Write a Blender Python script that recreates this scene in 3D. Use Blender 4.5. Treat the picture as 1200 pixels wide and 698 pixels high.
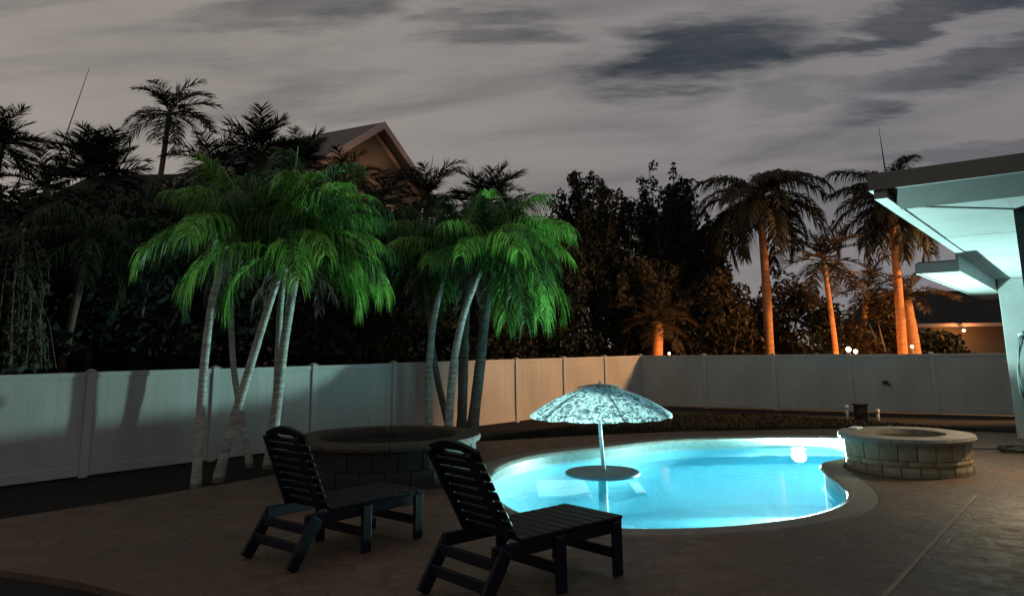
import bpy, bmesh, math, random
from mathutils import Vector, Matrix
R = math.radians
PI = math.pi
rnd = random.Random(7)
sc = bpy.context.scene
for o in list(bpy.data.objects):
    bpy.data.objects.remove(o)
col = sc.collection

# ------------------------------------------------------------------ camera
cam = bpy.data.cameras.new('camera')
cam.sensor_width = 36.0
cam.lens = 36.0 * 867.0 / 1200.0
cam.shift_y = -101.0 / 1200.0          # the photograph is a 4:3 frame with its top cropped away
cam.clip_start = 0.05
cam.clip_end = 3000.0
cam_o = bpy.data.objects.new('camera', cam)
col.objects.link(cam_o)
cam_o.matrix_world = Matrix.Translation((0, 0, 1.62)) @ Matrix.Rotation(PI / 2 + 0.1818, 4, 'X') @ Matrix.Rotation(-0.01254, 4, 'Z')
sc.camera = cam_o

# ------------------------------------------------------------------ view
sc.render.engine = 'CYCLES'
sc.view_settings.view_transform = 'Standard'
sc.view_settings.look = 'None'
sc.view_settings.exposure = 0.0
sc.view_settings.gamma = 1.0
sc.view_settings.use_curve_mapping = False
sc.cycles.use_denoising = True
sc.cycles.max_bounces = 10
sc.cycles.diffuse_bounces = 5
sc.cycles.transparent_max_bounces = 16
sc.cycles.sample_clamp_indirect = 4.0
sc.cycles.blur_glossy = 1.0


class NT:
    """tiny node-tree writer"""
    def __init__(s, tree):
        s.t = tree
        s.n = tree.nodes
        s.l = tree.links

    def node(s, kind, **kw):
        nd = s.n.new(kind)
        for k, v in kw.items():
            setattr(nd, k, v)
        return nd

    def put(s, sock, v):
        if hasattr(v, 'is_linked') or isinstance(v, bpy.types.NodeSocket):
            s.l.new(v, sock)
        else:
            sock.default_value = v

    def math(s, op, a, b=0.0, c=0.0, clamp=False):
        nd = s.node('ShaderNodeMath', operation=op, use_clamp=clamp)
        for i, v in enumerate((a, b, c)):
            s.put(nd.inputs[i], v)
        return nd.outputs[0]

    def sstep(s, v, lo, hi, a=0.0, b=1.0):
        nd = s.node('ShaderNodeMapRange', interpolation_type='SMOOTHSTEP')
        s.put(nd.inputs[0], v)
        for i, q in enumerate((lo, hi, a, b)):
            s.put(nd.inputs[i + 1], q)
        return nd.outputs[0]

    def mix(s, f, a, b):
        nd = s.node('ShaderNodeMix', data_type='RGBA')
        s.put(nd.inputs[0], f)
        s.put(nd.inputs[6], a if not isinstance(a, tuple) else (*a[:3], 1))
        s.put(nd.inputs[7], b if not isinstance(b, tuple) else (*b[:3], 1))
        return nd.outputs[2]

    def xyz(s, x, y, z=0.0):
        nd = s.node('ShaderNodeCombineXYZ')
        for i, v in enumerate((x, y, z)):
            s.put(nd.inputs[i], v)
        return nd.outputs[0]

    def noise(s, vec, scale, detail=3.0, rough=0.5, dist=0.0, out=0):
        nd = s.node('ShaderNodeTexNoise')
        s.put(nd.inputs['Vector'], vec)
        nd.inputs['Scale'].default_value = scale
        nd.inputs['Detail'].default_value = detail
        nd.inputs['Roughness'].default_value = rough
        nd.inputs['Distortion'].default_value = dist
        return nd.outputs[out]


# ------------------------------------------------------------------ night sky: city-lit cloud with dark gaps
world = bpy.data.worlds.new('World')
sc.world = world
world.use_nodes = True
W = NT(world.node_tree)
W.n.clear()
tc = W.node('ShaderNodeTexCoord').outputs['Generated']
sep = W.node('ShaderNodeSeparateXYZ')
W.put(sep.inputs[0], tc)
yy = W.math('MAXIMUM', W.math('ABSOLUTE', sep.outputs[1]), 0.12)
gx = W.math('DIVIDE', sep.outputs[0], yy)
gz = W.math('DIVIDE', sep.outputs[2], yy)
warp = W.noise(W.xyz(W.math('MULTIPLY', gx, 3.0), W.math('MULTIPLY', gz, 9.0), 3.1), 1.6, 5.0, 0.6)
warp2 = W.noise(W.xyz(W.math('MULTIPLY', gx, 2.0), W.math('MULTIPLY', gz, 14.0), 8.7), 1.3, 6.0, 0.62)
wx = W.math('ADD', gx, W.math('MULTIPLY', W.math('SUBTRACT', warp, 0.5), 0.30))
wz = W.math('ADD', gz, W.math('MULTIPLY', W.math('SUBTRACT', warp2, 0.5), 0.16))
holes = None
for (hx, hz, rx, rz, tilt, k) in ((0.27, 0.405, 0.17, 0.050, 0.10, 0.95), (-0.29, 0.485, 0.14, 0.045, 0.05, 0.62),
                                  (0.64, 0.375, 0.17, 0.030, 0.25, 0.70), (0.60, 0.455, 0.24, 0.022, 0.20, 0.75),
                                  (0.64, 0.262, 0.18, 0.018, 0.10, 0.45), (-0.03, 0.462, 0.11, 0.018, 0.0, 0.40),
                                  (0.42, 0.345, 0.10, 0.016, 0.1, 0.30), (0.44, 0.280, 0.16, 0.030, 0.1, 0.16),
                                  (0.02, 0.215, 0.35, 0.030, 0.0, 0.10)):
    ux = W.math('DIVIDE', W.math('SUBTRACT', wx, hx), rx)
    uz = W.math('SUBTRACT', W.math('SUBTRACT', wz, hz), W.math('MULTIPLY', W.math('SUBTRACT', wx, hx), tilt))
    uz = W.math('DIVIDE', uz, rz)
    d = W.math('SQRT', W.math('ADD', W.math('MULTIPLY', ux, ux), W.math('MULTIPLY', uz, uz)))
    m = W.sstep(d, 0.55, 1.45, k, 0.0)
    holes = m if holes is None else W.math('MAXIMUM', holes, m)
wisp = W.noise(W.xyz(W.math('MULTIPLY', gx, 1.6), W.math('MULTIPLY', W.math('SUBTRACT', gz, W.math('MULTIPLY', gx, 0.12)), 10.0), 1.0), 1.0, 7.0, 0.6, 0.4)
gaps = W.math('ADD', holes, W.sstep(wisp, 0.45, 0.68, 0.0, 0.42), clamp=True)
gaps = W.math('MULTIPLY', gaps, W.sstep(warp2, 0.25, 0.6, 0.72, 1.0), clamp=True)
side = W.sstep(gx, -0.7, 0.75)
cloud = W.mix(side, (0.350, 0.315, 0.278), (0.225, 0.213, 0.228))
cloud = W.mix(W.sstep(W.noise(W.xyz(gx, W.math('MULTIPLY', gz, 4.0), 5.0), 1.4, 5.0, 0.55), 0.3, 0.75, 0.0, 0.45), cloud, (0.205, 0.185, 0.182))
sky = W.node('ShaderNodeTexSky', sky_type='NISHITA')
sky.sun_disc = False
sky.sun_elevation = R(-6.0)
sky.sun_rotation = R(200.0)
bg_sky = W.node('ShaderNodeBackground')
W.put(bg_sky.inputs[0], sky.outputs[0])
bg_sky.inputs[1].default_value = 0.06
bg_gap = W.node('ShaderNodeBackground')
bg_gap.inputs[0].default_value = (0.036, 0.046, 0.058, 1)
bg_gap.inputs[1].default_value = 1.0
addn = W.node('ShaderNodeAddShader')
W.l.new(bg_sky.outputs[0], addn.inputs[0])
W.l.new(bg_gap.outputs[0], addn.inputs[1])
bg_cl = W.node('ShaderNodeBackground')
W.put(bg_cl.inputs[0], cloud)
bg_cl.inputs[1].default_value = 1.0
mx = W.node('ShaderNodeMixShader')
W.put(mx.inputs[0], gaps)
W.l.new(bg_cl.outputs[0], mx.inputs[1])
W.l.new(addn.outputs[0], mx.inputs[2])
wo = W.node('ShaderNodeOutputWorld')
W.l.new(mx.outputs[0], wo.inputs[0])

# ------------------------------------------------------------------ light levels of the lamps the place has
POOL_LAMP = 35000.0          # radiance of the underwater lamp lens
POOL_COL = (0.68, 1.0, 0.90)
STREET_LAMP = 14000.0        # watts of the sodium lamp behind the back fence
STREET_COL = (1.0, 0.50, 0.20)

# ------------------------------------------------------------------ helpers


def tag(o, label=None, cat=None, group=None, kind=None):
    if label: o['label'] = label
    if cat: o['category'] = cat
    if group: o['group'] = group
    if kind: o['kind'] = kind
    return o


def empty(name, loc=(0, 0, 0), rz=0.0):
    o = bpy.data.objects.new(name, None)
    o.empty_display_size = 0.2
    o.location = loc
    o.rotation_euler = (0, 0, rz)
    col.objects.link(o)
    return o


def link(name, me, parent=None, loc=(0, 0, 0), rot=(0, 0, 0), scale=(1, 1, 1)):
    o = bpy.data.objects.new(name, me)
    o.parent = parent
    o.location = loc
    o.rotation_euler = rot
    o.scale = scale
    col.objects.link(o)
    return o


class MB:
    def __init__(s):
        s.v = []
        s.f = []

    def quad(s, a, b, c, d):
        i = len(s.v)
        s.v += [tuple(a), tuple(b), tuple(c), tuple(d)]
        s.f.append((i, i + 1, i + 2, i + 3))

    def hexa(s, p):
        """eight corners: bottom 0-3, top 4-7"""
        i = len(s.v)
        s.v += [tuple(q) for q in p]
        for f in ((3, 2, 1, 0), (4, 5, 6, 7), (0, 1, 5, 4), (1, 2, 6, 5), (2, 3, 7, 6), (3, 0, 4, 7)):
            s.f.append(tuple(i + k for k in f))
        return s

    def box(s, x0, x1, y0, y1, z0, z1, M=None):
        p = [Vector(q) for q in ((x0, y0, z0), (x1, y0, z0), (x1, y1, z0), (x0, y1, z0), (x0, y0, z1), (x1, y0, z1), (x1, y1, z1), (x0, y1, z1))]
        if M is not None:
            p = [M @ q for q in p]
        return s.hexa(p)

    def bar(s, a, b, w, t, up=(0, 0, 1)):
        """rectangular bar from a to b, w wide across, t thick along up"""
        a, b, up = Vector(a), Vector(b), Vector(up)
        d = (b - a).normalized()
        x = d.cross(up).normalized() * (w / 2)
        y = x.cross(d).normalized() * (t / 2)
        return s.hexa([a - x - y, b - x - y, b + x - y, a + x - y, a - x + y, b - x + y, b + x + y, a + x + y])

    def tube(s, path, rad, n=8, cap=True):
        path = [Vector(p) for p in path]
        if not isinstance(rad, (list, tuple)):
            rad = [rad] * len(path)
        base = len(s.v)
        ref = Vector((0, 0, 1)) if abs((path[-1] - path[0]).normalized().z) < 0.9 else Vector((1, 0, 0))
        m = len(path)
        for i, p in enumerate(path):
            d = (path[min(i + 1, m - 1)] - path[max(i - 1, 0)]).normalized()
            x = d.cross(ref).normalized()
            y = d.cross(x).normalized()
            for k in range(n):
                a = 2 * PI * k / n
                s.v.append(tuple(p + (x * math.cos(a) + y * math.sin(a)) * rad[i]))
        for i in range(m - 1):
            for k in range(n):
                q = base + i * n
                s.f.append((q + k, q + (k + 1) % n, q + n + (k + 1) % n, q + n + k))
        if cap:
            s.f.append(tuple(base + k for k in range(n))[::-1])
            s.f.append(tuple(base + (m - 1) * n + k for k in range(n)))
        return s

    def lathe(s, prof, n=32, c=(0, 0, 0), close=False):
        base = len(s.v)
        m = len(prof)
        for r, z in prof:
            for k in range(n):
                a = 2 * PI * k / n
                s.v.append((c[0] + r * math.cos(a), c[1] + r * math.sin(a), c[2] + z))
        for i in range(m if close else m - 1):
            j = (i + 1) % m
            for k in range(n):
                s.f.append((base + i * n + k, base + i * n + (k + 1) % n, base + j * n + (k + 1) % n, base + j * n + k))
        return s

    def mesh(s, name, mat, smooth=False):
        me = bpy.data.meshes.new(name)
        me.from_pydata(s.v, [], s.f)
        me.update()
        if mat: me.materials.append(mat)
        if smooth:
            for p in me.polygons: p.use_smooth = True
        return me

    def build(s, name, mat, parent=None, smooth=False, bevel=0.0, loc=(0, 0, 0), rot=(0, 0, 0)):
        me = s.mesh(name, mat, smooth)
        if bevel > 0:
            bm = bmesh.new()
            bm.from_mesh(me)
            bmesh.ops.recalc_face_normals(bm, faces=bm.faces)
            bmesh.ops.bevel(bm, geom=bm.edges[:], offset=bevel, segments=1, affect='EDGES', profile=0.5)
            bm.to_mesh(me)
            bm.free()
        return link(name, me, parent, loc, rot)


def smooth_path(pts, n=6, closed=False):
    P = [Vector(p) for p in pts]
    out = []
    m = len(P)
    rng = range(m) if closed else range(m - 1)
    for i in rng:
        if closed:
            a, b, c, d = P[(i - 1) % m], P[i], P[(i + 1) % m], P[(i + 2) % m]
        else:
            a, b, c, d = P[max(i - 1, 0)], P[i], P[i + 1], P[min(i + 2, m - 1)]
        for k in range(n):
            t = k / n
            out.append(0.5 * ((2 * b) + (c - a) * t + (2 * a - 5 * b + 4 * c - d) * t * t + (3 * b - a - 3 * c + d) * t ** 3))
    if not closed:
        out.append(P[-1])
    return out


def fill(name, outer, holes, z, mat, parent=None):
    bm = bmesh.new()
    edges = []
    for loop in [outer] + holes:
        vs = [bm.verts.new((p[0], p[1], z)) for p in loop]
        for i in range(len(vs)):
            edges.append(bm.edges.new((vs[i], vs[(i + 1) % len(vs)])))
    bmesh.ops.triangle_fill(bm, use_beauty=True, use_dissolve=False, edges=edges, normal=(0, 0, 1))
    bmesh.ops.recalc_face_normals(bm, faces=bm.faces)
    for f in bm.faces:
        if f.normal.z < 0: f.normal_flip()
    me = bpy.data.meshes.new(name)
    bm.to_mesh(me)
    bm.free()
    me.materials.append(mat)
    return link(name, me, parent)


# ------------------------------------------------------------------ materials


def mat(name, c1, c2=None, scale=6.0, rough=0.7, bump=0.0, bscale=None, detail=4.0, spec=0.3, metal=0.0, stretch=(1, 1, 1), trans=0.0, transcol=None):
    m = bpy.data.materials.new(name)
    m.use_nodes = True
    T = NT(m.node_tree)
    b = T.n['Principled BSDF']
    b.inputs['Roughness'].default_value = rough
    b.inputs['Specular IOR Level'].default_value = spec
    b.inputs['Metallic'].default_value = metal
    g = T.node('ShaderNodeTexCoord').outputs['Object']
    mp = T.node('ShaderNodeMapping')
    T.put(mp.inputs[0], g)
    mp.inputs['Scale'].default_value = stretch
    vec = mp.outputs[0]
    colr = None
    if c2 is not None:
        n = T.noise(vec, scale, detail, 0.6)
        colr = T.mix(T.sstep(n, 0.3, 0.7), c1, c2)
        T.put(b.inputs['Base Color'], colr)
    else:
        b.inputs['Base Color'].default_value = (*c1, 1)
    if bump > 0:
        bn = T.node('ShaderNodeBump')
        bn.inputs['Strength'].default_value = bump
        bn.inputs['Distance'].default_value = 0.02
        T.put(bn.inputs['Height'], T.noise(vec, bscale or scale * 3, 6.0, 0.65))
        T.l.new(bn.outputs[0], b.inputs['Normal'])
    if trans > 0:
        tr = T.node('ShaderNodeBsdfTranslucent')
        if transcol: tr.inputs[0].default_value = (*transcol, 1)
        elif colr is not None: T.put(tr.inputs[0], colr)
        else: tr.inputs[0].default_value = (*c1, 1)
        ms = T.node('ShaderNodeMixShader')
        ms.inputs[0].default_value = trans
        T.l.new(b.outputs[0], ms.inputs[1])
        T.l.new(tr.outputs[0], ms.inputs[2])
        T.l.new(ms.outputs[0], T.n['Material Output'].inputs[0])
    return m


def emit(name, c, k):
    m = bpy.data.materials.new(name)
    m.use_nodes = True
    T = NT(m.node_tree)
    T.n.remove(T.n['Principled BSDF'])
    e = T.node('ShaderNodeEmission')
    e.inputs[0].default_value = (*c, 1)
    e.inputs[1].default_value = k
    T.l.new(e.outputs[0], T.n['Material Output'].inputs[0])
    return m


def deck_material():
    """stamped concrete: irregular stone pattern, brown and tan, worn and a little glossy"""
    m = bpy.data.materials.new('stamped_concrete')
    m.use_nodes = True
    T = NT(m.node_tree)
    b = T.n['Principled BSDF']
    g = T.node('ShaderNodeTexCoord').outputs['Object']
    wv = T.noise(g, 1.4, 3.0, 0.55, out=1)
    v1 = T.node('ShaderNodeVectorMath', operation='MULTIPLY_ADD')
    T.put(v1.inputs[0], wv)
    v1.inputs[1].default_value = (0.35, 0.35, 0.0)
    T.put(v1.inputs[2], g)
    mp = T.node('ShaderNodeMapping')
    T.put(mp.inputs[0], v1.outputs[0])
    mp.inputs['Rotation'].default_value = (0, 0, R(52))
    mp.inputs['Scale'].default_value = (1.0, 1.45, 1.0)
    ve = T.node('ShaderNodeTexVoronoi', feature='DISTANCE_TO_EDGE')
    T.put(ve.inputs['Vector'], mp.outputs[0])
    ve.inputs['Scale'].default_value = 2.5
    vc = T.node('ShaderNodeTexVoronoi', feature='F1')
    T.put(vc.inputs['Vector'], mp.outputs[0])
    vc.inputs['Scale'].default_value = 2.5
    joint = T.sstep(ve.outputs['Distance'], 0.012, 0.05)
    s2 = T.node('ShaderNodeSeparateColor')
    T.put(s2.inputs[0], vc.outputs['Color'])
    stone = T.mix(s2.outputs[0], (0.094, 0.056, 0.037), (0.132, 0.087, 0.055))
    stone = T.mix(T.sstep(s2.outputs[1], 0.55, 1.0, 0.0, 0.6), stone, (0.125, 0.066, 0.048))
    big = T.noise(g, 0.55, 4.0, 0.6)
    stone = T.mix(T.sstep(big, 0.35, 0.7, 0.0, 0.65), stone, (0.046, 0.033, 0.026))
    mid = T.noise(g, 5.0, 6.0, 0.7)
    stone = T.mix(T.sstep(mid, 0.45, 0.75, 0.0, 0.5), stone, (0.140, 0.104, 0.073))
    cl = T.mix(joint, (0.078, 0.053, 0.038), stone)
    T.put(b.inputs['Base Color'], cl)
    T.put(b.inputs['Roughness'], T.sstep(mid, 0.3, 0.7, 0.42, 0.75))
    b.inputs['Specular IOR Level'].default_value = 0.35
    hgt = T.math('ADD', T.math('MULTIPLY', joint, 0.12), T.math('MULTIPLY', T.noise(g, 9.0, 7.0, 0.65), 0.8))
    bn = T.node('ShaderNodeBump')
    bn.inputs['Strength'].default_value = 0.7
    bn.inputs['Distance'].default_value = 0.03
    T.put(bn.inputs['Height'], hgt)
    T.l.new(bn.outputs[0], b.inputs['Normal'])
    return m


def water_material():
    """a rippled surface: part of the light is bent, part passes straight, the rest is mirrored"""
    m = bpy.data.materials.new('pool_water')
    m.use_nodes = True
    T = NT(m.node_tree)
    T.n.remove(T.n['Principled BSDF'])
    g = T.node('ShaderNodeTexCoord').outputs['Object']
    bn = T.node('ShaderNodeBump')
    bn.inputs['Strength'].default_value = 0.07
    bn.inputs['Distance'].default_value = 0.05
    T.put(bn.inputs['Height'], T.noise(g, 2.2, 3.0, 0.5, 0.3))
    rf = T.node('ShaderNodeBsdfGlass')
    rf.inputs['Color'].default_value = (0.86, 0.97, 1.0, 1)
    rf.inputs['Roughness'].default_value = 0.0
    rf.inputs['IOR'].default_value = 1.33
    T.l.new(bn.outputs[0], rf.inputs['Normal'])
    tr = T.node('ShaderNodeBsdfTransparent')
    tr.inputs[0].default_value = (0.80, 0.97, 1.0, 1)
    ms = T.node('ShaderNodeMixShader')
    ms.inputs[0].default_value = 0.45
    T.l.new(rf.outputs[0], ms.inputs[1])
    T.l.new(tr.outputs[0], ms.inputs[2])
    T.l.new(ms.outputs[0], T.n['Material Output'].inputs[0])
    return m


def print_fabric():
    """white and dark leaf print of the umbrella cloth, thin enough to let light through"""
    m = bpy.data.materials.new('leaf_print_cloth')
    m.use_nodes = True
    T = NT(m.node_tree)
    b = T.n['Principled BSDF']
    g = T.node('ShaderNodeTexCoord').outputs['Object']
    n1 = T.noise(g, 12.0, 3.0, 0.6, 1.6)
    n2 = T.noise(g, 26.0, 2.0, 0.5, 1.0)
    k = T.math('ADD', T.math('MULTIPLY', n1, 0.65), T.math('MULTIPLY', n2, 0.35))
    c = T.mix(T.sstep(k, 0.43, 0.57), (0.07, 0.10, 0.105), (0.70, 0.72, 0.72))
    T.put(b.inputs['Base Color'], c)
    b.inputs['Roughness'].default_value = 0.85
    tr = T.node('ShaderNodeBsdfTranslucent')
    T.put(tr.inputs[0], c)
    ms = T.node('ShaderNodeMixShader')
    ms.inputs[0].default_value = 0.5
    T.l.new(b.outputs[0], ms.inputs[1])
    T.l.new(tr.outputs[0], ms.inputs[2])
    T.l.new(ms.outputs[0], T.n['Material Output'].inputs[0])
    return m


M = {}
M['deck'] = deck_material()
M['water'] = water_material()
M['print'] = print_fabric()
M['joint'] = mat('joint_mortar', (0.26, 0.22, 0.17), (0.18, 0.15, 0.115), 12, 0.85, 0.3)
M['coping'] = mat('coping_stone', (0.19, 0.172, 0.148), (0.14, 0.125, 0.105), 7, 0.6, 0.3, 25)
M['coping_dark'] = mat('brown_coping', (0.075, 0.063, 0.05), (0.045, 0.038, 0.03), 6, 0.7, 0.4, 20)
M['plaster'] = mat('pool_plaster', (0.085, 0.36, 0.46), (0.075, 0.33, 0.43), 1.5, 0.6)
M['floor_plaster'] = mat('pool_floor_plaster', (0.075, 0.36, 0.48), (0.065, 0.32, 0.45), 1.5, 0.6)
M['plaster_deep'] = mat('deep_blue_plaster', (0.03, 0.13, 0.22), (0.025, 0.115, 0.20), 1.5, 0.6)  # near floor band of the pool; its shade is put into the colour
M['seat'] = mat('pale_pool_seat', (0.22, 0.62, 0.70), None, 1, 0.5)
M['house_wall'] = mat('blue_grey_stucco', (0.10, 0.125, 0.135), (0.085, 0.11, 0.12), 3, 0.8, 0.2, 40)
M['step_edge'] = mat('step_edge_tile', (0.75, 0.88, 0.90), None, 1, 0.4)
M['tile'] = mat('waterline_tile', (0.13, 0.17, 0.155), (0.10, 0.13, 0.12), 14, 0.35, 0.1)
M['ground'] = mat('dry_lawn_ground', (0.014, 0.017, 0.010), (0.022, 0.021, 0.013), 3, 0.95, 0.5, 30)
M['mulch'] = mat('dark_mulch', (0.005, 0.0045, 0.004), (0.011, 0.009, 0.007), 18, 0.95, 1.0, 40)
M['grass'] = mat('lawn_blades', (0.011, 0.014, 0.008), (0.016, 0.018, 0.010), 3, 0.8)
M['vinyl'] = mat('white_vinyl', (0.44, 0.435, 0.42), (0.345, 0.342, 0.33), 1.3, 0.5, 0.05, 6, stretch=(1, 1, 0.35))
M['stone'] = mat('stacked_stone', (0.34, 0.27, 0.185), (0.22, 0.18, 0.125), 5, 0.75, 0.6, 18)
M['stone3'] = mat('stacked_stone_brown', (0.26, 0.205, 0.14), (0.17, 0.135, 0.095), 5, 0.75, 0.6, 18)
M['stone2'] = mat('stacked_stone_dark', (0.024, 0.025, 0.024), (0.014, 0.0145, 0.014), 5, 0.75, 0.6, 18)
M['mortar'] = mat('wall_core', (0.05, 0.045, 0.04), (0.03, 0.028, 0.025), 9, 0.9)
M['poly'] = mat('navy_plastic_lumber', (0.0045, 0.006, 0.012), (0.007, 0.009, 0.017), 20, 0.5, 0.05, 60, stretch=(1, 6, 6), spec=0.2)
M['white_metal'] = mat('white_enamel', (0.78, 0.79, 0.78), None, 1, 0.35)
M['table'] = mat('slate_table', (0.10, 0.15, 0.18), (0.07, 0.12, 0.15), 6, 0.35)
M['trunk'] = mat('palm_trunk_pale', (0.44, 0.44, 0.40), (0.19, 0.185, 0.165), 5, 0.8, 0.8, 6, stretch=(0.7, 0.7, 5))
M['trunk_dim'] = mat('palm_trunk_grey', (0.13, 0.12, 0.105), (0.07, 0.065, 0.056), 5, 0.85, 0.7, 6, stretch=(0.7, 0.7, 5))
M['trunk_brown'] = mat('palm_trunk_brown', (0.40, 0.19, 0.075), (0.23, 0.105, 0.045), 5, 0.85, 0.7, 9, stretch=(1, 1, 5))  # the lamp's orange glow is put into the trunk colour
M['shaft'] = mat('crownshaft', (0.16, 0.26, 0.12), (0.12, 0.20, 0.10), 4, 0.5)
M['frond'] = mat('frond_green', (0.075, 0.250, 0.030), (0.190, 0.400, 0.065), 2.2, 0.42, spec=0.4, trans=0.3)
M['frond_mid'] = mat('frond_mid_green', (0.018, 0.060, 0.014), (0.050, 0.120, 0.028), 2.0, 0.5, trans=0.3)  # darker copy of the frond green, for fronds in shade
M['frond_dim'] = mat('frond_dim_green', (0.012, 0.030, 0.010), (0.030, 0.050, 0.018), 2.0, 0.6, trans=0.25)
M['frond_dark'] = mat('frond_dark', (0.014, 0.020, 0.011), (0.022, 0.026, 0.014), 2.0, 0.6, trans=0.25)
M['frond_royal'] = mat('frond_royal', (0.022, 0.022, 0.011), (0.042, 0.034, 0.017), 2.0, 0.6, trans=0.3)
M['dead'] = mat('dead_frond', (0.11, 0.09, 0.06), (0.07, 0.055, 0.04), 4, 0.9)
M['leaf'] = mat('shrub_leaf', (0.007, 0.010, 0.005), (0.014, 0.017, 0.008), 1.5, 0.7, trans=0.2)
M['leaf_pale'] = mat('pale_leaf', (0.034, 0.045, 0.028), (0.060, 0.066, 0.046), 3, 0.7, trans=0.25)
M['leaf_olive'] = mat('olive_leaf', (0.035, 0.028, 0.013), (0.090, 0.060, 0.026), 1.5, 0.7, trans=0.25)  # warm brown lamp light is put into the leaf colour
M['bark'] = mat('tree_bark', (0.12, 0.09, 0.065), (0.07, 0.055, 0.04), 6, 0.9, 0.8, 12)
M['house_white'] = mat('painted_white', (0.30, 0.302, 0.295), (0.245, 0.248, 0.243), 2, 0.6, 0.08, 30)
M['fascia'] = mat('grey_brown_fascia', (0.115, 0.115, 0.108), (0.09, 0.09, 0.086), 3, 0.7, 0.1, 20)
M['fascia_grey'] = mat('grey_fascia', (0.15, 0.156, 0.15), (0.12, 0.125, 0.12), 3, 0.7, 0.1, 20)
M['frame_board'] = mat('dark_soffit_board', (0.035, 0.034, 0.032), (0.027, 0.026, 0.025), 3, 0.8, 0.1, 20)  # shade under the front eave is put into this dark colour
M['roofing'] = mat('grey_roofing', (0.13, 0.125, 0.12), (0.09, 0.088, 0.085), 5, 0.9, 0.5, 30)
M['seam'] = mat('dark_seam', (0.05, 0.06, 0.06), None, 1, 0.8)
M['frame'] = mat('dark_aluminium', (0.06, 0.065, 0.07), None, 1, 0.4, metal=0.4)
M['glass'] = mat('dark_glass', (0.015, 0.02, 0.025), None, 1, 0.06, spec=0.6)
M['tan_wall'] = mat('tan_stucco', (0.19, 0.155, 0.115), (0.16, 0.13, 0.097), 3, 0.85, 0.2, 30)
M['pink_trim'] = mat('pale_trim', (0.55, 0.42, 0.36), None, 1, 0.6)
M['roof_tile'] = mat('grey_shingle', (0.15, 0.135, 0.125), (0.10, 0.092, 0.088), 7, 0.9, 0.5, 20)
M['dark_roof'] = mat('black_roof', (0.02, 0.02, 0.02), (0.013, 0.013, 0.013), 5, 0.95)
M['hose'] = mat('green_hose', (0.16, 0.20, 0.19), None, 1, 0.5)
M['hose_dark'] = mat('black_hose', (0.02, 0.022, 0.022), None, 1, 0.5)
M['pipe'] = mat('white_pipe', (0.6, 0.62, 0.6), None, 1, 0.5)
M['black'] = mat('black_plastic', (0.012, 0.012, 0.013), None, 1, 0.5)
M['steel'] = mat('lamp_steel', (0.25, 0.25, 0.25), None, 1, 0.45, metal=0.6)
M['pool_lens'] = emit('pool_lamp_lens', POOL_COL, POOL_LAMP)
M['globe'] = emit('warm_globe', (1.0, 0.72, 0.45), 7.0)
M['street_lens'] = emit('sodium_lens', STREET_COL, 30.0)

# ------------------------------------------------------------------ ground, deck, pool
POOL = [(-0.24, 8.55), (-0.34, 9.35), (-0.33, 10.25), (-0.05, 11.2), (0.5, 11.95), (1.34, 12.5), (2.25, 13.15), (3.1, 13.5), (4.1, 13.58),
        (5.0, 13.56), (5.75, 13.35), (6.1, 12.7), (5.85, 11.85), (5.0, 11.2), (4.25, 10.6), (3.98, 9.85), (3.86, 9.2), (3.66, 8.5), (3.36, 7.98), (2.95, 7.56),
        (2.45, 7.25), (1.85, 7.05), (1.2, 7.0), (0.72, 7.1), (0.28, 7.38), (-0.04, 7.85)]
pool_loop = smooth_path([(x, y, 0) for x, y in POOL], 8, True)
pool_c = Vector((2.0, 10.0, 0))


def offset(loop, d):
    n = len(loop)
    out = []
    for i in range(n):
        t = (loop[(i + 1) % n] - loop[i - 1]).normalized()
        nrm = Vector((t.y, -t.x, 0))
        q = loop[i] + nrm * d
        out.append(q)
    return out


# outward direction check: the loop above runs clockwise or not
area = sum(pool_loop[i].x * pool_loop[(i + 1) % len(pool_loop)].y - pool_loop[(i + 1) % len(pool_loop)].x * pool_loop[i].y for i in range(len(pool_loop)))
SG = 1.0 if area > 0 else -1.0
coping_out = offset(pool_loop, 0.26 * SG)
coping_in = offset(pool_loop, -0.03 * SG)

DECK = [(-6.2, 6.6), (-5.16, 7.82), (-4.35, 8.74), (-3.36, 10.05), (-2.75, 11.2), (-1.9, 12.6), (-0.6, 13.6), (1.0, 14.2), (3.0, 14.75), (6.0, 14.9),
        (8.2, 14.3), (10.0, 13.2), (14.0, 9.0), (14.0, -6.0), (-3.0, -6.0), (-2.1, 5.0), (-2.64, 5.43), (-3.2, 5.75), (-3.94, 6.05), (-5.0, 6.25)]
ground = fill('ground', [(-900, -900), (900, -900), (900, 900), (-900, 900)], [DECK], -0.06, M['ground'])
tag(ground, kind='structure')
deck = fill('pool_deck', DECK, [[(p.x, p.y) for p in coping_out]], 0.0, M['deck'])
edge = MB()
for i in range(len(DECK)):
    a, b = DECK[i], DECK[(i + 1) % len(DECK)]
    edge.quad((a[0], a[1], -0.08), (b[0], b[1], -0.08), (b[0], b[1], 0), (a[0], a[1], 0))
edge.build('deck_edge', M['deck'], deck)
tag(deck, kind='structure')
jn = MB()
jn.bar((1.24, 3.76, 0.004), (4.96, 8.39, 0.004), 0.035, 0.004)
jn.build('expansion_joint', M['joint'], deck)

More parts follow.
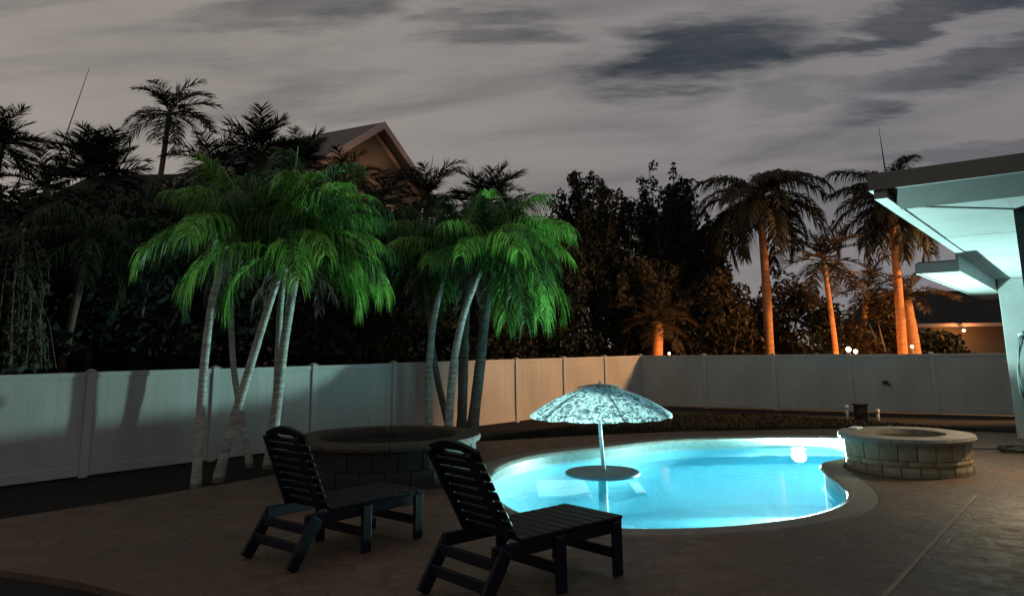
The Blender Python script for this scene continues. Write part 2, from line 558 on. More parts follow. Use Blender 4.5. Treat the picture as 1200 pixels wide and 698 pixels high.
# mulch beds: along the left fence and along the back fence
bed = fill('mulch_bed', [(-6.2, 6.62), (-5.16, 7.84), (-4.35, 8.76), (-3.36, 10.07), (-2.75, 11.22), (-2.0, 12.6), (-1.2, 13.9), (0.6, 15.9),
                         (2.0, 17.6), (4.0, 19.2), (5.8, 18.9), (7.2, 17.0), (8.4, 15.4), (9.5, 14.4), (12.5, 15.6), (3.7, 21.6), (-9.5, 6.4)], [], -0.045, M['mulch'])
tag(bed, kind='structure')
corner_shade = fill('mulch_bed', [(-3.0, -6.02), (-2.12, 4.98), (-2.66, 5.41), (-3.22, 5.73), (-3.96, 6.03), (-5.0, 6.23), (-6.2, 6.55), (-12, 3), (-8, -6)], [], -0.044, M['mulch'])  # dark sheet put in for the shadow on the near left deck corner
tag(corner_shade, kind='structure')

# lawn strip behind the pool: short blades
g = MB()
LAWN = [(-1.0, 13.7), (0.9, 14.3), (3.0, 14.85), (6.0, 15.0), (8.2, 14.4), (8.9, 14.7), (7.6, 16.6), (6.0, 18.3), (4.0, 18.7), (2.0, 17.2), (0.4, 15.5)]


def inside(x, y, poly):
    c = False
    j = len(poly) - 1
    for i in range(len(poly)):
        if (poly[i][1] > y) != (poly[j][1] > y) and x < (poly[j][0] - poly[i][0]) * (y - poly[i][1]) / (poly[j][1] - poly[i][1]) + poly[i][0]:
            c = not c
        j = i
    return c


cnt = 0
while cnt < 22000:
    x, y = rnd.uniform(-1.2, 9.0), rnd.uniform(13.6, 18.8)
    if not inside(x, y, LAWN): continue
    cnt += 1
    a = rnd.uniform(0, PI)
    h = rnd.uniform(0.03, 0.075)
    i = len(g.v)
    w = 0.012
    g.v += [(x - w * math.cos(a), y - w * math.sin(a), -0.05), (x + w * math.cos(a), y + w * math.sin(a), -0.05),
            (x + rnd.uniform(-.03, .03), y + rnd.uniform(-.03, .03), -0.05 + h)]
    g.f.append((i, i + 1, i + 2))
grass = g.build('grass', M['grass'])
tag(grass, 'dark strip of short lawn grass behind the pool', 'grass', kind='stuff')

# pool: shell, coping, waterline tile, bright slabs, water
pool = empty('swimming_pool', (0, 0, 0))
tag(pool, 'freeform swimming pool glowing cyan from its underwater light', 'swimming pool')


def depth(x, y):
    e = 8.9 - 0.10 * (x - 1.5) + 0.06 * (x - 1.5) ** 2 * 0.3
    t = min(max((y - (e - 0.22)) / 0.22, 0), 1)
    return -1.20 * (1 - t) - 1.12 * t


sh = MB()
n = len(pool_loop)
RINGS = 22
for r in range(RINGS):
    s = 1 - r / (RINGS - 1) * 0.985
    for p in pool_loop:
        x, y = pool_c.x + (p.x - pool_c.x) * s, pool_c.y + (p.y - pool_c.y) * s
        sh.v.append((x, y, depth(x, y)))
for r in range(RINGS - 1):
    for i in range(n):
        sh.f.append((r * n + i, r * n + (i + 1) % n, (r + 1) * n + (i + 1) % n, (r + 1) * n + i))
sh.f.append(tuple((RINGS - 1) * n + i for i in range(n)))
dim_floor = MB()
dim_floor.v = sh.v
dim_floor.f = [f for f in sh.f if sum(sh.v[k][2] for k in f) / len(f) < -1.16]
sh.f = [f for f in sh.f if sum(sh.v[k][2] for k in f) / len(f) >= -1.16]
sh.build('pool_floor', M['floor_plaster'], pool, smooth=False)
dim_floor.build('deep_end_floor', M['plaster_deep'], pool, smooth=False)
wl = MB()
wl.v = [(p.x, p.y, depth(p.x, p.y)) for p in pool_loop] + [(p.x, p.y, -0.2) for p in pool_loop]
wl.f = [(i, (i + 1) % n, n + (i + 1) % n, n + i) for i in range(n)]
wl.build('pool_wall', M['plaster'], pool, smooth=True)
tl = MB()
tl.v = [(p.x, p.y, -0.2) for p in pool_loop] + [(p.x, p.y, 0.0) for p in pool_loop]
tl.f = list(wl.f)
tl.build('waterline_tile_band', M['tile'], pool, smooth=True)
cp = MB()
prof = []
cin2 = offset(pool_loop, 0.02 * SG)
rows = [[(p.x, p.y, -0.035) for p in pool_loop], [(p.x, p.y, -0.035) for p in coping_in], [(p.x, p.y, -0.005) for p in offset(pool_loop, -0.045 * SG)],
        [(p.x, p.y, 0.016) for p in coping_in], [(p.x, p.y, 0.024) for p in cin2], [(p.x, p.y, 0.024) for p in offset(pool_loop, 0.24 * SG)], [(p.x, p.y, -0.01) for p in coping_out]]
for r in rows: cp.v += r
for r in range(len(rows) - 1):
    for i in range(n):
        cp.f.append((r * n + i, r * n + (i + 1) % n, (r + 1) * n + (i + 1) % n, (r + 1) * n + i))
cp.build('coping', M['coping'], pool, smooth=False)
for sx0, sy0, sx1, sy1 in ((0.30, 10.35, 1.02, 11.5), (1.62, 10.5, 1.78, 11.3)):
    MB().box(sx0, sx1, sy0, sy1, -1.15, -1.0).build('step', M['step_edge'], pool, bevel=0.02)  # pale slabs added to stand in for bright patches of light in the water
wt = fill('water', [(p.x, p.y) for p in offset(pool_loop, -0.002 * SG)], [], -0.15, M['water'], pool)
# underwater lamp in the far wall
LAMP = Vector((4.93, 13.46, -0.29))
ln = MB()
ln.lathe([(0.0, 0), (0.115, 0.0)], 28)
lo = ln.build('lamp_lens', M['pool_lens'], pool, loc=LAMP + Vector((0.0, -0.03, 0)), rot=(R(90 - 42), 0, R(-4)))
nr = MB()
nr.lathe([(0.0, -0.012), (0.116, -0.012), (0.117, 0.003), (0.13, 0.003), (0.13, -0.05), (0.0, -0.05)], 24)
nr.build('lamp_rim', M['seat'], pool, loc=LAMP + Vector((0.0, -0.03, 0)), rot=(R(48), 0, R(-4)))

# in-pool table
tb = empty('pool_table', (1.2, 10.66, -1.17))
tag(tb, 'round slate-blue table standing in the pool under the umbrella', 'table')
MB().lathe([(0.0, 1.055), (0.47, 1.055), (0.51, 1.07), (0.51, 1.10), (0.48, 1.115), (0.03, 1.115)], 48).build('table_top', M['table'], tb, smooth=False)
MB().tube([(0, 0, 0), (0, 0, 1.06)], [0.07, 0.06], 20).build('pedestal', M['seat'], tb, smooth=True)

# umbrella
um = empty('umbrella', (1.2, 10.66, -0.03))
tag(um, 'open umbrella with a dark and white leaf print on a white pole', 'umbrella')
NP, NR = 8, 9
um_rz = R(11)
cv = MB()
seg = 8
tot = NP * seg
for r in range(NR + 1):
    t = r / NR
    for k in range(tot):
        a = 2 * PI * k / tot + um_rz
        f = (k % seg) / seg
        sag = math.sin(PI * f)
        rr = 1.0 * t * (1 - 0.022 * sag * t)
        z = 1.10 - 0.33 * t ** 1.95 - 0.03 * t - 0.012 * sag * t
        cv.v.append((rr * math.cos(a), rr * math.sin(a), z))
for r in range(NR):
    for k in range(tot):
        cv.f.append((r * tot + k, r * tot + (k + 1) % tot, (r + 1) * tot + (k + 1) % tot, (r + 1) * tot + k))
# hanging valance
vb = len(cv.v)
for k in range(tot):
    x, y, z = cv.v[NR * tot + k]
    sc_ = 0.026 + 0.012 * abs(math.sin(PI * 2 * (k % seg) / seg))
    cv.v.append((x * 1.004, y * 1.004, z - sc_))
for k in range(tot):
    cv.f.append((NR * tot + k, NR * tot + (k + 1) % tot, vb + (k + 1) % tot, vb + k))
canopy = cv.build('canopy', M['print'], um, smooth=True)
vt = MB()
for r, (rad, z) in enumerate(((0.0, 1.14), (0.13, 1.132), (0.27, 1.108), (0.33, 1.09))):
    for k in range(32):
        a = 2 * PI * k / 32 + um_rz
        vt.v.append((rad * math.cos(a), rad * math.sin(a), z))
for r in range(3):
    for k in range(32):
        vt.f.append((r * 32 + k, r * 32 + (k + 1) % 32, (r + 1) * 32 + (k + 1) % 32, (r + 1) * 32 + k))
vt.build('vent', M['print'], canopy, smooth=True)
MB().tube([(0.02, 0, -0.02), (-0.012, 0, 0.5), (-0.02, 0, 1.12)], [0.027, 0.026, 0.022], 12).build('pole', M['white_metal'], um, smooth=True)
MB().lathe([(0.0, 1.19), (0.012, 1.18), (0.02, 1.155), (0.026, 1.13), (0.0, 1.12)], 12).build('finial', M['white_metal'], um, smooth=True)
for k in range(NP):
    a = 2 * PI * k / NP + um_rz
    MB().tube([(r * math.cos(a), r * math.sin(a), 1.085 - 0.33 * r ** 1.95 - 0.03 * r) for r in (0.05, 0.3, 0.55, 0.8, 1.01)], 0.007, 6).build('rib', M['white_metal'], um)

# ------------------------------------------------------------------ white vinyl fences
FH = 1.36
CORNER = Vector((3.63, 21.69, 0))
A1, A2 = 0.8585, 0.4958
D1 = Vector((-math.cos(A1), -math.sin(A1), 0))
D2 = Vector((math.cos(A2), -math.sin(A2), 0))


def fence(name, label, start, d, nseg, first_post=True):
    f = empty(name, tuple(start))
    tag(f, label, 'fence')
    for k in range(nseg + 1):
        p = d * (1.83 * k)
        ang = math.atan2(d.y, d.x)
        if k or first_post:
            post = MB().box(-0.056, 0.056, -0.056, 0.056, -0.06, FH + 0.014).build('post', M['vinyl'], f, loc=p, rot=(0, 0, ang), bevel=0.006)
            c = MB().hexa([(-.063, -.063, FH + .014), (.063, -.063, FH + .014), (.063, .063, FH + .014), (-.063, .063, FH + .014),
                           (-.012, -.012, FH + .044), (.012, -.012, FH + .044), (.012, .012, FH + .044), (-.012, .012, FH + .044)])
            c.build('post_cap', M['vinyl'], post)
        if k < nseg:
            x0, x1 = 0.058, 1.83 - 0.058
            jig = rnd.uniform(-0.006, 0.006)
            pb = MB()
            nb_ = 10
            for q_ in range(nb_):
                xa = x0 + (x1 - x0) * q_ / nb_
                xb = x0 + (x1 - x0) * (q_ + 1) / nb_
                dd = rnd.uniform(-.0008, .0008)
                pb.box(xa + .0008, xb - .0008, -0.018 + dd, 0.018 + dd, 0.10, FH - 0.07)
            pb.box(x0, x1, -0.0155, 0.0155, 0.10, FH - 0.07)
            pb.build('panel', M['vinyl'], f, loc=p + Vector((0, 0, jig)), rot=(0, 0, ang))
            MB().box(x0, x1, -0.032, 0.032, FH - 0.075, FH).build('top_rail', M['vinyl'], f, loc=p + Vector((0, 0, jig)), rot=(0, 0, ang), bevel=0.006)
            MB().box(x0, x1, -0.032, 0.032, -0.03, 0.105).build('bottom_rail', M['vinyl'], f, loc=p, rot=(0, 0, ang), bevel=0.006)
    return f


fence('white_fence', 'white vinyl panel fence along the left, behind the front palms', CORNER, D1, 10)
fence('white_fence', 'white vinyl panel fence across the back, behind the pool and round stone spa', CORNER, D2, 6, False)

# gate latch on the back fence
q = CORNER + D2 * (1.83 * 3 + 0.78)
nb = Vector((-D2.y, D2.x, 0)) * -1
la = empty('gate_latch', tuple(q + nb * 0.03 + Vector((0, 0, 0.66))), math.atan2(D2.y, D2.x))
tag(la, 'small black latch on the back fence panel above the stone spa', 'latch')
MB().box(-0.06, 0.07, -0.03, 0.0, -0.03, 0.05).build('latch_plate', M['black'], la)
MB().bar((0.02, -0.045, 0.02), (0.12, -0.05, -0.06), 0.03, 0.03, (0, 1, 0)).build('latch_handle', M['black'], la)

# ------------------------------------------------------------------ stone rings


def ring_block(r0, r1, a0, a1, z0, z1, n=4, ry=1.0, inset=0.006):
    b = MB()
    rows = []
    for (r, z) in ((r0, z0), (r1, z0), (r1 + inset, (z0 + z1) / 2), (r1, z1), (r0, z1)):
        rows.append([(r * math.cos(a0 + (a1 - a0) * k / n), r * math.sin(a0 + (a1 - a0) * k / n), z) for k in range(n + 1)])
    for r in rows: b.v += r
    m = n + 1
    L = len(rows)
    for r in range(L):
        s = (r + 1) % L
        for k in range(n):
            b.f.append((r * m + k, r * m + k + 1, s * m + k + 1, s * m + k))
    b.f.append(tuple(r * m for r in range(L)))
    b.f.append(tuple(r * m + n for r in range(L))[::-1])
    return b


def stone_ring(root, rad, top, courses, ncap, sy=1.0, thick=0.24, lip=0.06, mats=('stone', 'stone2'), cap='coping'):
    """a circular wall: dark core, courses of stones, coping stones"""
    MB().lathe([(rad - thick, -0.02), (rad - 0.02, -0.02), (rad - 0.02, top - 0.07), (rad - thick, top - 0.07)], 48, close=True).build('wall_core', M['mortar'], root).scale = (1, sy, 1)
    z = 0.0
    for ci, (hh, num) in enumerate(courses):
        st = 2 * PI / num
        bases = [ring_block(rad - 0.05, rad + w, -st / 2 + 0.006 / rad, st / 2 - 0.006 / rad, z + 0.004, z + hh - 0.004).mesh('stone', M[mats[j % 2]]) for j, w in enumerate((0.0, 0.007, -0.006, 0.004))]
        for k in range(num):
            o = link('stone', rnd.choice(bases), root, (0, 0, 0), (0, 0, st * k + ci * 0.13), (1, sy, 1))
            if sy != 1.0:
                o.rotation_euler = (0, 0, 0)
                o.data = ring_block(rad - 0.05, rad + rnd.uniform(-.006, .008), st * k + ci * .13 - st / 2 + .006, st * k + ci * .13 + st / 2 - .006, z + .004, z + hh - .004).mesh('stone', M[mats[rnd.randrange(2)]])
        z += hh
    st = 2 * PI / ncap
    for k in range(ncap):
        me = ring_block(rad - thick - 0.02, rad + lip, st * k + 0.004, st * (k + 1) - 0.004, top - 0.07, top + rnd.uniform(-.002, .003), 5, inset=0.012).mesh('coping_stone', M[cap])
        link('coping_stone', me, root, (0, 0, 0), (0, 0, 0), (1, sy, 1))


spa = empty('raised_spa', (5.13, 10.12, 0.0))
tag(spa, 'round raised stone spa at the right end of the pool', 'spa')
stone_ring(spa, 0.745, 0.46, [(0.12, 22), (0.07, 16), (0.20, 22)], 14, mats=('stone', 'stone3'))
MB().lathe([(0.50, 0.44), (0.50, 0.1), (0.0, 0.1)], 40).build('basin', M['stone'], spa, smooth=True)
MB().lathe([(0.0, 0.26), (0.499, 0.26)], 40).build('basin_water', M['glass'], spa)
spout = MB().box(-0.09, 0.09, -0.06, 0.06, 0.46, 0.49)
spout.build('skimmer_lid', M['pipe'], spa, loc=(-0.42, 0.48, 0.0), rot=(0, 0, 0.7), bevel=0.008)

pl = empty('raised_planter', (-1.66, 10.1, 0.0))
tag(pl, 'low round raised stone planter of dark soil beside the pool, behind the loungers', 'planter')
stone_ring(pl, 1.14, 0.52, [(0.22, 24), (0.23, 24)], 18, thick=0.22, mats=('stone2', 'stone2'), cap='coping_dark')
so = MB()
for r in range(7):
    for k in range(40):
        a = 2 * PI * k / 40
        rr = 0.93 * r / 6
        so.v.append((rr * math.cos(a), rr * math.sin(a), 0.45 + 0.05 * (1 - (r / 6) ** 2) + rnd.uniform(-.012, .012)))
for r in range(6):
    for k in range(40):
        so.f.append((r * 40 + k, r * 40 + (k + 1) % 40, (r + 1) * 40 + (k + 1) % 40, (r + 1) * 40 + k))
so.build('soil', M['mulch'], pl, smooth=True)

# ------------------------------------------------------------------ chaise loungers


def lounger(label, loc, ang, run=0.34):
    """local x runs from the foot end to the head end, y across"""
    L = empty('chaise_lounger', loc, ang)
    tag(L, label, 'lounger', 'chaise loungers on the deck')
    P = M['poly']
    hw, zt = 0.27, 0.385
    for s in (-1, 1):
        MB().box(0.0, 1.22, s * hw - 0.02, s * hw + 0.02, zt - 0.10, zt - 0.012).build('side_rail', P, L, bevel=0.006)
        for sx in (0.09, 0.66):
            MB().box(sx - 0.045, sx + 0.045, s * (hw + 0.042) - 0.018, s * (hw + 0.042) + 0.018, 0.0, zt - 0.02).build('leg', P, L, bevel=0.006)
        MB().bar((1.14, s * (hw + 0.04), zt - 0.04), (1.36, s * (hw + 0.04), 0.01), 0.034, 0.10, (1, 0, 0.5)).build('leg', P, L, bevel=0.005)
    for sx, z in ((0.09, 0.15), (0.66, 0.15), (1.29, 0.15), (1.22, 0.27)):
        MB().box(sx - 0.016, sx + 0.016, -hw - 0.024, hw + 0.024, z - 0.035, z + 0.035).build('stretcher', P, L, bevel=0.005)
    for k in range(10):
        x0 = 0.0 + k * 0.101
        MB().box(x0, x0 + 0.088, -hw - 0.03, hw + 0.03, zt - 0.012, zt + 0.012).build('seat_slat', P, L, bevel=0.005)
    # reclining back
    px, rise = 1.02, 0.60
    ln_ = math.hypot(run, rise)
    dx, dz = run / ln_, rise / ln_
    bk = empty('backrest', (px, 0, zt))
    bk.parent = L
    for s in (-1, 1):
        MB().bar((0.035, s * (hw - 0.055), 0.0), (0.035 + dx * (ln_ - 0.04), s * (hw - 0.055), dz * (ln_ - 0.04)), 0.04, 0.045, (1, 0, -0.5)).build('back_rail', P, bk, bevel=0.004)
    ns = 8
    pit = (ln_ - 0.10) / ns
    nx, nz = -dz, dx
    for k in range(ns):
        t0, t1 = k * pit + 0.004, (k + 1) * pit - 0.012
        b = MB()
        for y in (-hw, hw):
            pass
        c0, c1 = Vector((dx * t0, 0, dz * t0)), Vector((dx * t1, 0, dz * t1))
        o_ = Vector((nx * 0.022, 0, nz * 0.022))
        Y = Vector((0, hw, 0))
        b.hexa([c0 - Y, c0 + Y, c1 + Y, c1 - Y, c0 - Y + o_, c0 + Y + o_, c1 + Y + o_, c1 - Y + o_][:])
        b.build('back_slat', P, bk, bevel=0.004)
    # arched top slat with a hand slot
    t0 = ns * pit + 0.004
    m = 13
    top = MB()
    front, back = [], []
    for off in (0.0, 0.022):
        for i in range(m):
            y = -hw + 2 * hw * i / (m - 1)
            arch = 0.075 + 0.06 * math.cos(PI * y / (2 * hw))
            slot = 0.035 if abs(y) < 0.11 else 0.0
            tm = t0 + 0.05
            for tt in (t0, tm - slot / 2, tm + slot / 2, t0 + arch):
                top.v.append((dx * tt + nx * off, y, dz * tt + nz * off))
    S = m * 4
    for i in range(m - 1):
        for (r0, r1) in ((0, 1), (2, 3)):
            a, b_, c, d = i * 4 + r0, (i + 1) * 4 + r0, (i + 1) * 4 + r1, i * 4 + r1
            top.f.append((a, d, c, b_))
            top.f.append((S + a, S + b_, S + c, S + d))
        for r in (0, 3, 1, 2):
            a, b_ = i * 4 + r, (i + 1) * 4 + r
            top.f.append((a, b_, S + b_, S + a))
    for i in (0, m - 1):
        top.f.append((i * 4, i * 4 + 3, S + i * 4 + 3, S + i * 4))
    top.build('top_slat', P, bk)
    pr = MB()
    pr.bar((0.035 + dx * 0.42, 0.17, dz * 0.42), (0.30, 0.17, -0.09), 0.03, 0.03, (1, 0, 0))
    pr.bar((0.035 + dx * 0.42, -0.17, dz * 0.42), (0.30, -0.17, -0.09), 0.03, 0.03, (1, 0, 0))
    pr.build('back_prop', P, L, loc=(px, 0, zt)) if False else None
    return L


AX = R(41) + PI
lounger('dark navy slatted chaise lounger nearest the camera, its foot end against the glowing pool',
        (0.526 + 0.09 * math.cos(R(41)), 5.95 + 0.09 * math.sin(R(41)), 0.0), AX)
lounger('dark navy slatted chaise lounger on the left, in front of the round planter',
        (-1.04, 7.12, 0.0), R(50) + PI, 0.25)

# ------------------------------------------------------------------ the house on the right
K = Vector((2.77, 5.55, 0))
HA = math.atan2(0.795, 0.607)
house = empty('white_house', tuple(K), HA)     # local x = u, away along the long eave; local -y = into the house
tag(house, 'white house with broad lit eaves at the right edge of the picture', 'house')


WN = 0.80


def hb(x0, x1, n0, n1, z0, z1):
    return MB().box(x0, x1, -n1, -n0, z0, z1)


hb(0.0, 11.2, 0.0, 6.0, 2.78, 2.88).build('roof_slab', M['roofing'], house)
hb(-0.03, -0.002, -0.03, 6.0, 2.765, 2.895).build('front_fascia', M['fascia_grey'], house)
hb(0.0, 11.2, -0.03, -0.002, 2.765, 2.895).build('side_fascia', M['house_white'], house)
MB().hexa([(0.0, -6.0, 2.776), (0.0, -0.10, 2.776), (0.47, -0.10, 2.676), (0.47, -6.0, 2.676), (0.0, -6.0, 2.779), (0.0, -0.10, 2.779), (0.47, -0.10, 2.779), (0.47, -6.0, 2.779)]).build('sloped_soffit_board', M['frame_board'], house)
hb(0.0, 11.2, 0.0, 0.09, 2.70, 2.777).build('edge_trim', M['house_white'], house)
for k in range(9):
    hb(0.475 + 1.19 * k, 0.475 + 1.19 * (k + 1) - 0.008, 0.092, WN, 2.71 + 0.0015 * (k % 2), 2.776).build('soffit_panel', M['house_white'], house)
hb(0.475, 1.3, WN + 0.002, 6.0, 2.71, 2.776).build('soffit', M['house_white'], house)
MB().bar((0.50, -0.10, 2.706), (1.28, -WN, 2.706), 0.025, 0.008).build('mitre_seam', M['seam'], house)
hb(1.3, 1.45, WN, 6.0, 0.0, 2.71).build('wall', M['house_wall'], house)
hb(1.45, 2.3, WN, WN + 0.15, 0.0, 2.71).build('wall', M['house_wall'], house)
hb(8.6, 9.45, WN, WN + 0.15, 0.0, 2.71).build('wall', M['house_wall'], house)
hb(2.3, 8.6, WN, WN + 0.15, 2.3, 2.71).build('wall', M['house_wall'], house)
for k in range(3):
    dr = empty('sliding_door', (2.3 + 2.1 * k, -WN, 0.0))
    dr.parent = house
    for b in ((0, 2.1, 0.02, 0.10, 0.0, 0.07), (0, 2.1, 0.02, 0.10, 2.22, 2.3), (0, 0.07, 0.02, 0.10, 0.07, 2.22), (2.03, 2.1, 0.02, 0.10, 0.07, 2.22)):
        hb(*b).build('door_frame', M['frame'], dr)
    hb(0.07, 2.03, 0.05, 0.065, 0.07, 2.22).build('pane', M['glass'], dr)
hb(9.45, 9.75, 0.02, 0.52, 0.0, 2.71).build('pillar', M['house_white'], house, bevel=0.008)
hb(9.45, 11.2, WN, WN + 0.15, 0.0, 2.71).build('wall', M['house_wall'], house)
hb(11.05, 11.2, WN + 0.15, 6.0, 0.0, 2.71).build('wall', M['house_white'], house)
hb(4.65, 12.4, -0.46, -0.03, 2.50, 2.52).build('lower_soffit', M['house_white'], house)
hb(4.62, 4.65, -0.46, -0.005, 2.49, 2.62).build('lower_fascia', M['house_white'], house)
hb(4.62, 12.4, -0.49, -0.462, 2.49, 2.62).build('lower_fascia', M['house_white'], house)
hb(4.65, 12.4, -0.462, -0.03, 2.60, 2.64).build('lower_roof', M['roofing'], house)
hb(4.65, 12.4, -0.03, -0.004, 2.50, 2.765).build('step_board', M['house_white'], house)

# garden hose hung by the pillar, a coil on the deck
Hu = Vector((math.cos(HA), math.sin(HA), 0))
Hn = Vector((math.sin(HA), -math.cos(HA), 0))
hp = K + Hu * 9.38 + Hn * 0.25
hose = empty('garden_hose', (hp.x, hp.y, 0.0))
tag(hose, 'garden hose hanging in loops beside the white pillar of the house', 'hose')
MB().bar((0.02, 0.03, 1.72), (-0.07, -0.13, 1.74), 0.05, 0.05).build('hook', M['pipe'], hose)
for j in range(4):
    pts = []
    zb = 0.32 + 0.11 * j
    for k in range(25):
        a = 2 * PI * k / 24
        pts.append((-0.06 + math.sin(a) * (0.10 + 0.012 * j), -0.10 - 0.02 * j + 0.02 * math.sin(2 * a), (1.72 + zb) / 2 + math.cos(a) * (1.72 - zb) / 2))
    MB().tube(pts, 0.013, 6).build('hose_loop', M['hose' if j % 2 else 'hose_dark'], hose, smooth=True)
MB().tube(smooth_path([(-0.02, -0.12, 1.70), (-0.20, -0.16, 1.25), (-0.25, -0.22, 0.7), (-0.12, -0.30, 0.25), (0.0, -0.45, 0.03)], 6), 0.014, 6).build('hose_tail', M['hose'], hose, smooth=True)
coil = empty('hose_coil', (7.55, 11.45, 0.0))
tag(coil, 'dark hose lying in a flat coil on the deck right of the spa', 'hose')
pts = []
for k in range(100):
    a = 2 * PI * k / 26
    r = 0.20 + 0.05 * k / 100 + 0.03 * math.sin(k * 1.3)
    pts.append((r * 1.35 * math.cos(a), r * math.sin(a), 0.02 + 0.0006 * k))
pts += [(-0.6, 0.35, 0.02), (-1.2, 0.45, 0.02), (-1.7, 0.62, 0.02)]
MB().tube(pts, 0.014, 6).build('hose_length', M['hose_dark'], coil, smooth=True)

# pipe stubs and a small valve box by the back fence
for i, (x, y, hgt, lab) in enumerate(((7.35, 16.9, 0.30, 'short white pipe stub, the left of two behind the spa'), (7.95, 16.75, 0.22, 'short white pipe stub, the right of two behind the spa'))):
    p = empty('pipe_stub', (x, y, -0.05))
    tag(p, lab, 'pipe', 'pipe stubs by the back fence')
    MB().tube([(0, 0, 0), (0, 0, hgt)], 0.03, 10).build('pipe', M['pipe'], p, smooth=True)
    MB().lathe([(0.0, hgt + 0.03), (0.04, hgt + 0.03), (0.042, hgt - 0.05), (0.03, hgt - 0.05)], 10).build('pipe_cap', M['pipe'], p, smooth=True)
vb_ = empty('valve_box', (7.66, 16.9, -0.05))
tag(vb_, 'small dark valve box between two white pipe stubs', 'box')
MB().box(-0.12, 0.12, -0.1, 0.1, 0, 0.32).build('box_body', M['black'], vb_, bevel=0.015)
MB().box(-0.14, 0.14, -0.12, 0.12, 0.322, 0.36).build('box_lid', M['black'], vb_, bevel=0.01)

# ------------------------------------------------------------------ palms


def frond_mesh(name, material, elev, length, droop, pairs, leaf, width, hang, seed, segs=3):
    r = random.Random(seed)
    b = MB()
    N = 14
    pts = [Vector((0, 0, 0))]
    yaw = 0.0
    sw = r.uniform(-0.25, 0.25)
    for i in range(N):
        t = (i + 0.5) / N
        e = elev - droop * t ** 1.25
        yaw = sw * t
        pts.append(pts[-1] + Vector((math.cos(e) * math.cos(yaw), math.cos(e) * math.sin(yaw), math.sin(e))) * (length / N))
    b.tube(pts, [0.020 * (1 - 0.85 * i / N) * (length / 1.8) + 0.002 for i in range(N + 1)], 4, cap=False)

    def at(t):
        q = t * N
        i = min(int(q), N - 1)
        return pts[i].lerp(pts[i + 1], q - i), (pts[i + 1] - pts[i]).normalized()
    for k in range(pairs):
        t = 0.16 + 0.84 * (k + 0.5) / pairs
        for s in (-1, 1):
            if r.random() < 0.04: continue
            p, T = at(min(t + r.uniform(-.008, .008), 0.999))
            side = T.cross(Vector((0, 0, 1)))
            if side.length < 1e-3: side = Vector((0, 1, 0))
            side = side.normalized() * s
            upv = side.cross(T).normalized()
            if upv.z < 0: upv = -upv
            ll = leaf * (0.42 + 0.62 * math.sin(PI * min(0.12 + 0.86 * t, 1.0)) ** 0.8) * r.uniform(0.85, 1.12)
            d = (side * r.uniform(0.75, 0.95) + T * (0.45 + 0.5 * t) + upv * r.uniform(0.05, 0.35)).normalized()
            nrm = d.cross(T).normalized()
            wv = nrm.cross(d).normalized()
            wv = (wv + nrm * r.uniform(-1.1, 1.1)).normalized()
            d = (d + Vector((r.uniform(-.22, .22), r.uniform(-.22, .22), r.uniform(-.2, .2)))).normalized()
            pos = p.copy()
            i0 = len(b.v)
            for j in range(segs):
                w = width * (1.0 - 0.22 * j) * (0.75 if j == 0 else 1.0)
                b.v.append(tuple(pos - wv * w / 2))
                b.v.append(tuple(pos + wv * w / 2))
                pos = pos + d * (ll / segs)
                d = (d + Vector((0, 0, -1)) * hang * r.uniform(0.7, 1.3)).normalized()
            b.v.append(tuple(pos))
            for j in range(segs - 1):
                q = i0 + 2 * j
                b.f.append((q, q + 1, q + 3, q + 2))
            q = i0 + 2 * (segs - 1)
            b.f.append((q, q + 1, q + 2))
    return b.mesh(name, material)


def frond_set(name, material, length, pairs, leaf, width, hang, droops, seed, segs=3):
    out = []
    for i, e in enumerate((82, 68, 52, 38, 22, 6, -14, -38)):
        for v in range(2):
            dr = R(droops[0] + (droops[1] - droops[0]) * (i / 7)) * (0.85 + 0.3 * v)
            out.append((e, frond_mesh(name, material, R(e), length * (0.92 + 0.14 * v), dr, pairs, leaf, width, hang, seed + i * 7 + v, segs)))
    return out


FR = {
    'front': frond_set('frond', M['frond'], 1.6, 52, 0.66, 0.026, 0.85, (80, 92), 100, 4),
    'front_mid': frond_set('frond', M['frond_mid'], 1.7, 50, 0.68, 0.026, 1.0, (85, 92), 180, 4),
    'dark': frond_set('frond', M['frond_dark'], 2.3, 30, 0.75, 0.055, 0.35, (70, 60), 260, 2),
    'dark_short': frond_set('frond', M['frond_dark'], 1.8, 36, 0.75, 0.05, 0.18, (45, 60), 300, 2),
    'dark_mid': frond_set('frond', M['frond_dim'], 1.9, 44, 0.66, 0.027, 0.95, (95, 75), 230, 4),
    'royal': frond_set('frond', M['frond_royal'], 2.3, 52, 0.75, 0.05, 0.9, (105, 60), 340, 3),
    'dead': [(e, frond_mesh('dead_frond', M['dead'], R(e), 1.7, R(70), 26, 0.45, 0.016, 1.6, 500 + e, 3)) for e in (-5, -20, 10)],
    'small': frond_set('frond', M['leaf_olive'], 1.3, 20, 0.42, 0.04, 0.25, (55, 55), 380, 2),
}


